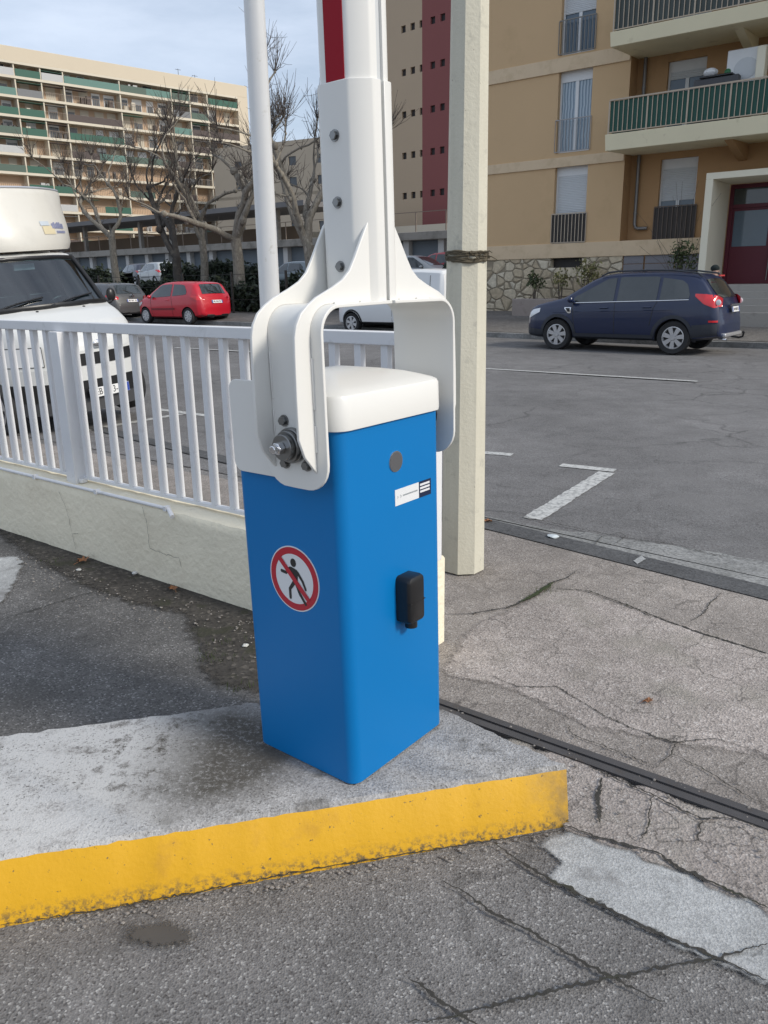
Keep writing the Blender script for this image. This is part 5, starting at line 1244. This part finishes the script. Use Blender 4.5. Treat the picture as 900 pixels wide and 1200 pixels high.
tree('bare plane tree with a pale trunk just right of the white van roof', 136, 24.4, 8, .19, 11, [((-.95,.1,1.0),3.4,.7),((-.25,-.2,1.3),3.2,.75),((.55,.2,1.2),3.0,.7)], fork=3.3)
tree('dark leaning bare plane tree with a forked trunk left of centre', 213, 24.6, 9, .23, 23, [((-1.25,.1,1.05),4.0,.85),((.45,.1,1.2),3.4,.7),((-.3,.2,1.5),3.4,.7)], dark=True, lean=(-.15,0), fork=2.3)
tree('slender pale bare plane tree second to the left of the white pole', 240, 25.2, 9, .19, 35, [((-.35,0,1.5),3.8,.75),((.35,.1,1.4),3.6,.7),((.1,-.3,1.6),3.4,.65)], fork=3.0)
tree('sturdy bare plane tree with a thick low branch, just left of the white pole', 279, 23.6, 9, .25, 44, [((1.0,.0,.95),3.0,.75),((-.9,.1,1.1),3.4,.7),((-.1,.0,1.5),3.8,.75),((.3,-.2,1.6),3.2,.65)], fork=3.0)
tree('tall mottled bare plane tree between the white pole and the barrier arm', 371, 23.6, 10, .25, 52, [((-.75,0,.85),3.2,.62),((-.40,.1,1.7),4.6,.8),((.15,-.1,1.6),3.8,.75),((-.15,0,1.5),3.4,.65)], lean=(-.25,0), fork=2.6)

# hedges, thin fence, flowering bush
def hedge(name, label, a0, a1, b_, w, h0, h1, n, seed, mat=M_HEDGE, size=.11):
    rg = np.random.default_rng(seed); t = thing(name, label, 'hedge', W((a0+a1)/2, b_, 0)); L = MB(); ln = a1-a0
    for _ in range(n):
        x = rg.uniform(-ln/2, ln/2); hh_ = h1+.16*math.sin(x*1.7)+.12*math.sin(x*4.1+1)+rg.normal(0,.07); z = h0+(hh_-h0)*rg.random()**.75; y = -w/2*(rg.random()**.35)*(1-.4*max(0,(z-h0)/(hh_-h0)-.6)) if rg.random() < .7 else rg.uniform(-w/2, w/2)
        p = np.array([x,y,z]); a = rg.normal(size=3); a /= np.linalg.norm(a); b__ = np.cross(a, rg.normal(size=3)); b__ /= np.linalg.norm(b__)+1e-9; s = size*rg.uniform(.6,1.4)
        L.add([p-a*s, p+b__*s*.5, p+a*s, p-b__*s*.5], [(0,1,2,3)])
    L.build('foliage', mat, t, smooth=0)
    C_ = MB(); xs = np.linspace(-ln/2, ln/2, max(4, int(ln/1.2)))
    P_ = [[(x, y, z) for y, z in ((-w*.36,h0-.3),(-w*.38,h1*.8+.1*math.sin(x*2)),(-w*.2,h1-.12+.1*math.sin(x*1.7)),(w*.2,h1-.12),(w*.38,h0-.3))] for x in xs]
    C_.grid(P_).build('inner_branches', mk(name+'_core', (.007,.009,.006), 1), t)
aL, aR_ = vab(70,330,26.5)[0], vab(312,330,26.5)[0]
hedge('clipped_hedge', 'taller dark green clipped hedge below the garage row', aL, vab(150,330,26.5)[0], 26.5, 1.6, .4, 2.35, 5200, 1)
hedge('clipped_hedge', 'dark green clipped hedge between the tree trunks left of the white pole', vab(202,330,26.5)[0], aR_, 26.5, 1.6, .4, 2.45, 6000, 2)
hedge('low_hedge', 'lower dark hedge along the pavement behind the red hatchback', vab(70,345,23.2)[0], vab(312,345,23.2)[0], 23.3, 1.3, .3, 1.62, 9000, 3)
hedge('low_hedge', 'dark hedge on the far pavement behind the barrier fork', vab(325,330,24.6)[0], -15.6, 24.8, 1.4, .3, 1.75, 5000, 4)
hedge('flowering_bush', 'dark green bush beside the pale concrete pole above the white van', vab(508,310,27)[0], vab(560,310,27)[0], 27.0, 1.2, .4, 2.15, 1800, 5)
fe = thing('wire_fence', 'thin dark wire fence on posts in front of the hedge', 'fence', W(0, 22.3, 0)); fa0, fa1 = vab(60,330,22.3)[0], vab(345,330,22.3)[0]
x = vab(118,330,22.3)[0]-9.0; xs = []
while x < fa1: xs.append(x); x += 2.95
for x in xs: MB().box(x-.035, x+.035, -.035, .035, .1, 2.05).build('post', M_IRON, fe)
w_ = MB()
for z in (.5,1.0,1.5,1.95): w_.box(xs[0], xs[-1], -.008, .008, z-.008, z+.008)
w_.build('wires', M_IRON, fe)

# ------------------------------------------------------------------ person behind the blue car (head and shoulders above the roof line)
pa = vab(837, 320, 21.4)[0]; pz0 = zpav(pa, 21.4)+.0; ztop = vab(837, 312, 21.4)[1]; hs_ = (ztop-pz0)
def skinned(name, verts, edges, radii, mat, parent, root=0):
    me = bpy.data.meshes.new(name); me.from_pydata(verts, edges, []); o = bpy.data.objects.new(name, me); COL.objects.link(o)
    md = o.modifiers.new('skin', 'SKIN')
    if not me.skin_vertices: 
        bpy.context.view_layer.update()
    for i, r in enumerate(radii): me.skin_vertices[0].data[i].radius = (r, r)
    me.skin_vertices[0].data[root].use_root = True
    o.modifiers.new('sub', 'SUBSURF').levels = 2; o.modifiers['sub'].render_levels = 2
    dg = bpy.context.evaluated_depsgraph_get(); m2 = bpy.data.meshes.new_from_object(o.evaluated_get(dg)); bpy.data.objects.remove(o)
    m2.materials.clear(); m2.materials.append(mat); m2.polygons.foreach_set('use_smooth', [True]*len(m2.polygons))
    o = bpy.data.objects.new(name, m2); COL.objects.link(o); o.parent = parent; return o
k = hs_/1.74
per = thing('person', 'person in a dark knitted hat and dark jacket walking behind the blue car', 'person', W(pa, 21.4, pz0), RZ)
V = [(0,0,.95),(0,0,1.15),(.01,0,1.38),(.015,0,1.50),(.02,0,1.60),(.025,0,1.68), (0,.10,.90),(.10,.10,.50),(.02,.10,.08),(.15,.10,.03), (0,-.10,.90),(-.06,-.10,.50),(-.22,-.10,.12),(-.10,-.10,.06), (0,.19,1.40),(-.04,.24,1.12),(.10,.23,.90), (0,-.19,1.40),(.06,-.24,1.12),(.22,-.22,.93)]
E_ = [(0,1),(1,2),(2,3),(3,4),(4,5),(0,6),(6,7),(7,8),(8,9),(0,10),(10,11),(11,12),(12,13),(2,14),(14,15),(15,16),(2,17),(17,18),(18,19)]
Rr = [.15,.14,.15,.06,.095,.085,.095,.065,.048,.04,.095,.065,.048,.04,.07,.052,.035,.07,.052,.035]
try:
    skinned('body', [tuple(c*k for c in v) for v in V], E_, [r*k for r in Rr], mk('skin', (.50,.32,.25), .6), per)
    skinned('jacket', [tuple(c*k for c in v) for v in [V[0],V[1],V[2],V[14],V[15],V[16],V[17],V[18],V[19]]], [(0,1),(1,2),(2,3),(3,4),(4,5),(2,6),(6,7),(7,8)], [.175*k,.165*k,.17*k,.085*k,.068*k,.05*k,.085*k,.068*k,.05*k], mk('dark_jacket', (.02,.022,.028), .9), per)
    skinned('trousers', [tuple(c*k for c in v) for v in [V[0],V[6],V[7],V[8],V[10],V[11],V[12]]], [(0,1),(1,2),(2,3),(0,4),(4,5),(5,6)], [.165*k,.11*k,.08*k,.065*k,.11*k,.08*k,.065*k], mk('dark_trousers', (.03,.03,.035), .9), per)
except Exception as ex: print('PERSON', ex)
h = MB().blob((.01*k,0,1.685*k), (.115*k,.105*k,.095*k), 16, 10); h.build('knit_hat', mk('dark_knit', (.012,.02,.02), .95, var=.3, scale=40), per)
f = MB().blob((.125*k,0,1.60*k), (.022*k,.015*k,.022*k), 8, 6).blob((.095*k,.035*k,1.63*k), .012*k, 6, 5).blob((.095*k,-.035*k,1.63*k), .012*k, 6, 5); f.build('face_features', bpy.data.materials.get('skin') or M_CREAM, per)

# ------------------------------------------------------------------ litter
M_DLEAF = mk('dry_brown_leaf', (.22,.10,.045), .8, var=.3, scale=40)
def leaf(label, u, v, s, ang, seed):
    p = gnd(u, v); rr = random.Random(seed); n = 7; mb = MB(); out = []
    for k in range(2*n):
        r = s*(1 if k % 2 == 0 else .55)*rr.uniform(.8,1.15); t = 2*math.pi*k/(2*n); out.append((r*math.cos(t)*1.25, r*math.sin(t)*.8, .006+rr.uniform(.0,.5)*s))
    mb.add(out+[(0,0,.004)], [(k, (k+1)%(2*n), 2*n) for k in range(2*n)]); mb.tube([(-s*.9,0,.01),(-s*1.7,s*.2,.004)], s*.04, 4)
    o = mb.build('dry_leaf', M_DLEAF, loc=(p[0], p[1], -.004), rz=ang, smooth=0); tag(o, label, 'leaf', 'dry leaves on the ground')
leaf('curled brown dry leaf on the pavement right of the barrier', 760, 822, .024, .4, 1)
leaf('upright brown dry leaf at the foot of the cream wall', 98, 657, .045, 1.2, 2)
leaf('small brown dry leaf in the dirt by the cream wall, nearer the blue cabinet', 203, 690, .034, 2.2, 3)
leaf('tiny orange leaf by the dark kerb stones beside the concrete pole', 571, 611, .035, .2, 4)
def bit(label, u, v, s, col, seed, cat='litter', name='paper_scrap'):
    p = gnd(u, v); rr = random.Random(seed); mb = MB().blob((0,0,s*.3), (s*rr.uniform(.7,1.3), s*rr.uniform(.5,.9), s*.4), 7, 5); mb.v = [(x+rr.gauss(0,s*.12), y+rr.gauss(0,s*.12), z) for x,y,z in mb.v]
    m = bpy.data.materials.get('bit_'+str(col)) or mk('bit_'+str(col), col, .8); o = mb.build(name, m, loc=(p[0],p[1],-.008), rz=rr.uniform(0,3), smooth=0); tag(o, label, cat)
bit('crumpled white paper scrap in the dirt below the cream wall', 158, 671, .022, (.6,.6,.58), 1)
bit('small white paper scrap in the dirt close to the blue cabinet', 288, 755, .014, (.55,.55,.52), 2)
bit('white scrap lying left of the brown leaf by the wall', 92, 667, .016, (.55,.55,.52), 5)
bit('pale blue and yellow scrap on the dark kerb', 648, 629, .034, (.55,.6,.62), 6)
bit('small dark stone on the concrete beside the cabinet foot', 522, 907, .006, (.03,.03,.03), 7, 'stone', 'pebble') if False else None
peb = MB(); rr = random.Random(31)
for _ in range(420):
    r_ = rr.random()
    if r_ < .5: u = rr.uniform(20, 310); v = 640+(u/300)*85+abs(rr.gauss(0,22)); z0 = -.008
    elif r_ < .8: u = rr.uniform(0,660); v = 1082-u*.172+abs(rr.gauss(0,7)); z0 = -.018
    else: u = rr.uniform(520,900); v = 850+(u-520)*.35+rr.gauss(0,25); z0 = -.004
    p = gnd(u, v); s = rr.uniform(.002,.006); n0 = len(peb.v); peb.blob((p[0],p[1],z0+s*.4), (s*rr.uniform(.7,1.5), s, s*.7), 5, 4)
tag(peb.build('gravel', mk('grit', (.24,.22,.20), .95, var=.6, scale=60), smooth=0), kind='stuff')
# small weeds in the dirt strip
wd = MB(); rg = np.random.default_rng(5)
for (u, v, n, s) in ((250,768,40,.007),(262,752,26,.006),(285,805,16,.010),(60,655,12,.008),(640,690,26,.007)):
    p = gnd(u, v)
    for _ in range(n):
        q = p+np.array([rg.normal(0,.05), rg.normal(0,.03), 0]); h = rg.uniform(.006,.022); d_ = rg.normal(0,.008,2); wd.add([(q[0]-s*.2,q[1],-.012),(q[0]+s*.2,q[1],-.012),(q[0]+d_[0],q[1]+d_[1],h)], [(0,1,2)])
tag(wd.build('weeds', mk('weed_green', (.05,.07,.02), .8, var=.5, scale=30), smooth=0), kind='stuff')

# ------------------------------------------------------------------ sky and light
wd_ = bpy.data.worlds.new('World'); sc.world = wd_; wd_.use_nodes = True; nt = wd_.node_tree; bg = nt.nodes['Background']
EL, AZ = rad(34), math.atan2(.86, -.50)
sky = N(nt, 'ShaderNodeTexSky', sky_type='NISHITA'); sky.sun_disc = False; sky.sun_elevation = EL; sky.sun_rotation = AZ; sky.air_density = 1.0; sky.dust_density = 1.6; sky.ozone_density = 1.2
tc = N(nt, 'ShaderNodeTexCoord'); mp = N(nt, 'ShaderNodeMapping'); mp.inputs['Scale'].default_value = (1.0, 1.6, 4.2); mp.inputs['Rotation'].default_value = (0, .25, .6); nt.links.new(tc.outputs['Generated'], mp.inputs['Vector'])
cl = ramp(nt, noise(nt, mp.outputs[0], 2.1, 8, .6), [(.30, .38), (.66, .86)])
cm = mix(nt, cl, sky.outputs['Color'], (SKYC[0], SKYC[1], SKYC[2]))
nt.links.new(cm, bg.inputs['Color']); bg.inputs['Strength'].default_value = SKYS
ld = bpy.data.lights.new('sun', 'SUN'); lo = bpy.data.objects.new('sun', ld); COL.objects.link(lo)
ld.energy = SUNE; ld.angle = rad(SUNA); ld.color = (1.0, .94, .84)
sd = Vector((math.sin(AZ)*math.cos(EL), math.cos(AZ)*math.cos(EL), math.sin(EL))); lo.rotation_euler = sd.to_track_quat('Z', 'Y').to_euler()
lo.location = (3, -5, 20)
vs = sc.view_settings; vs.view_transform = 'Standard'; vs.look = 'None'; vs.gamma = 1; vs.exposure = EXPO; vs.use_curve_mapping = False
sc.display_settings.display_device = 'sRGB'
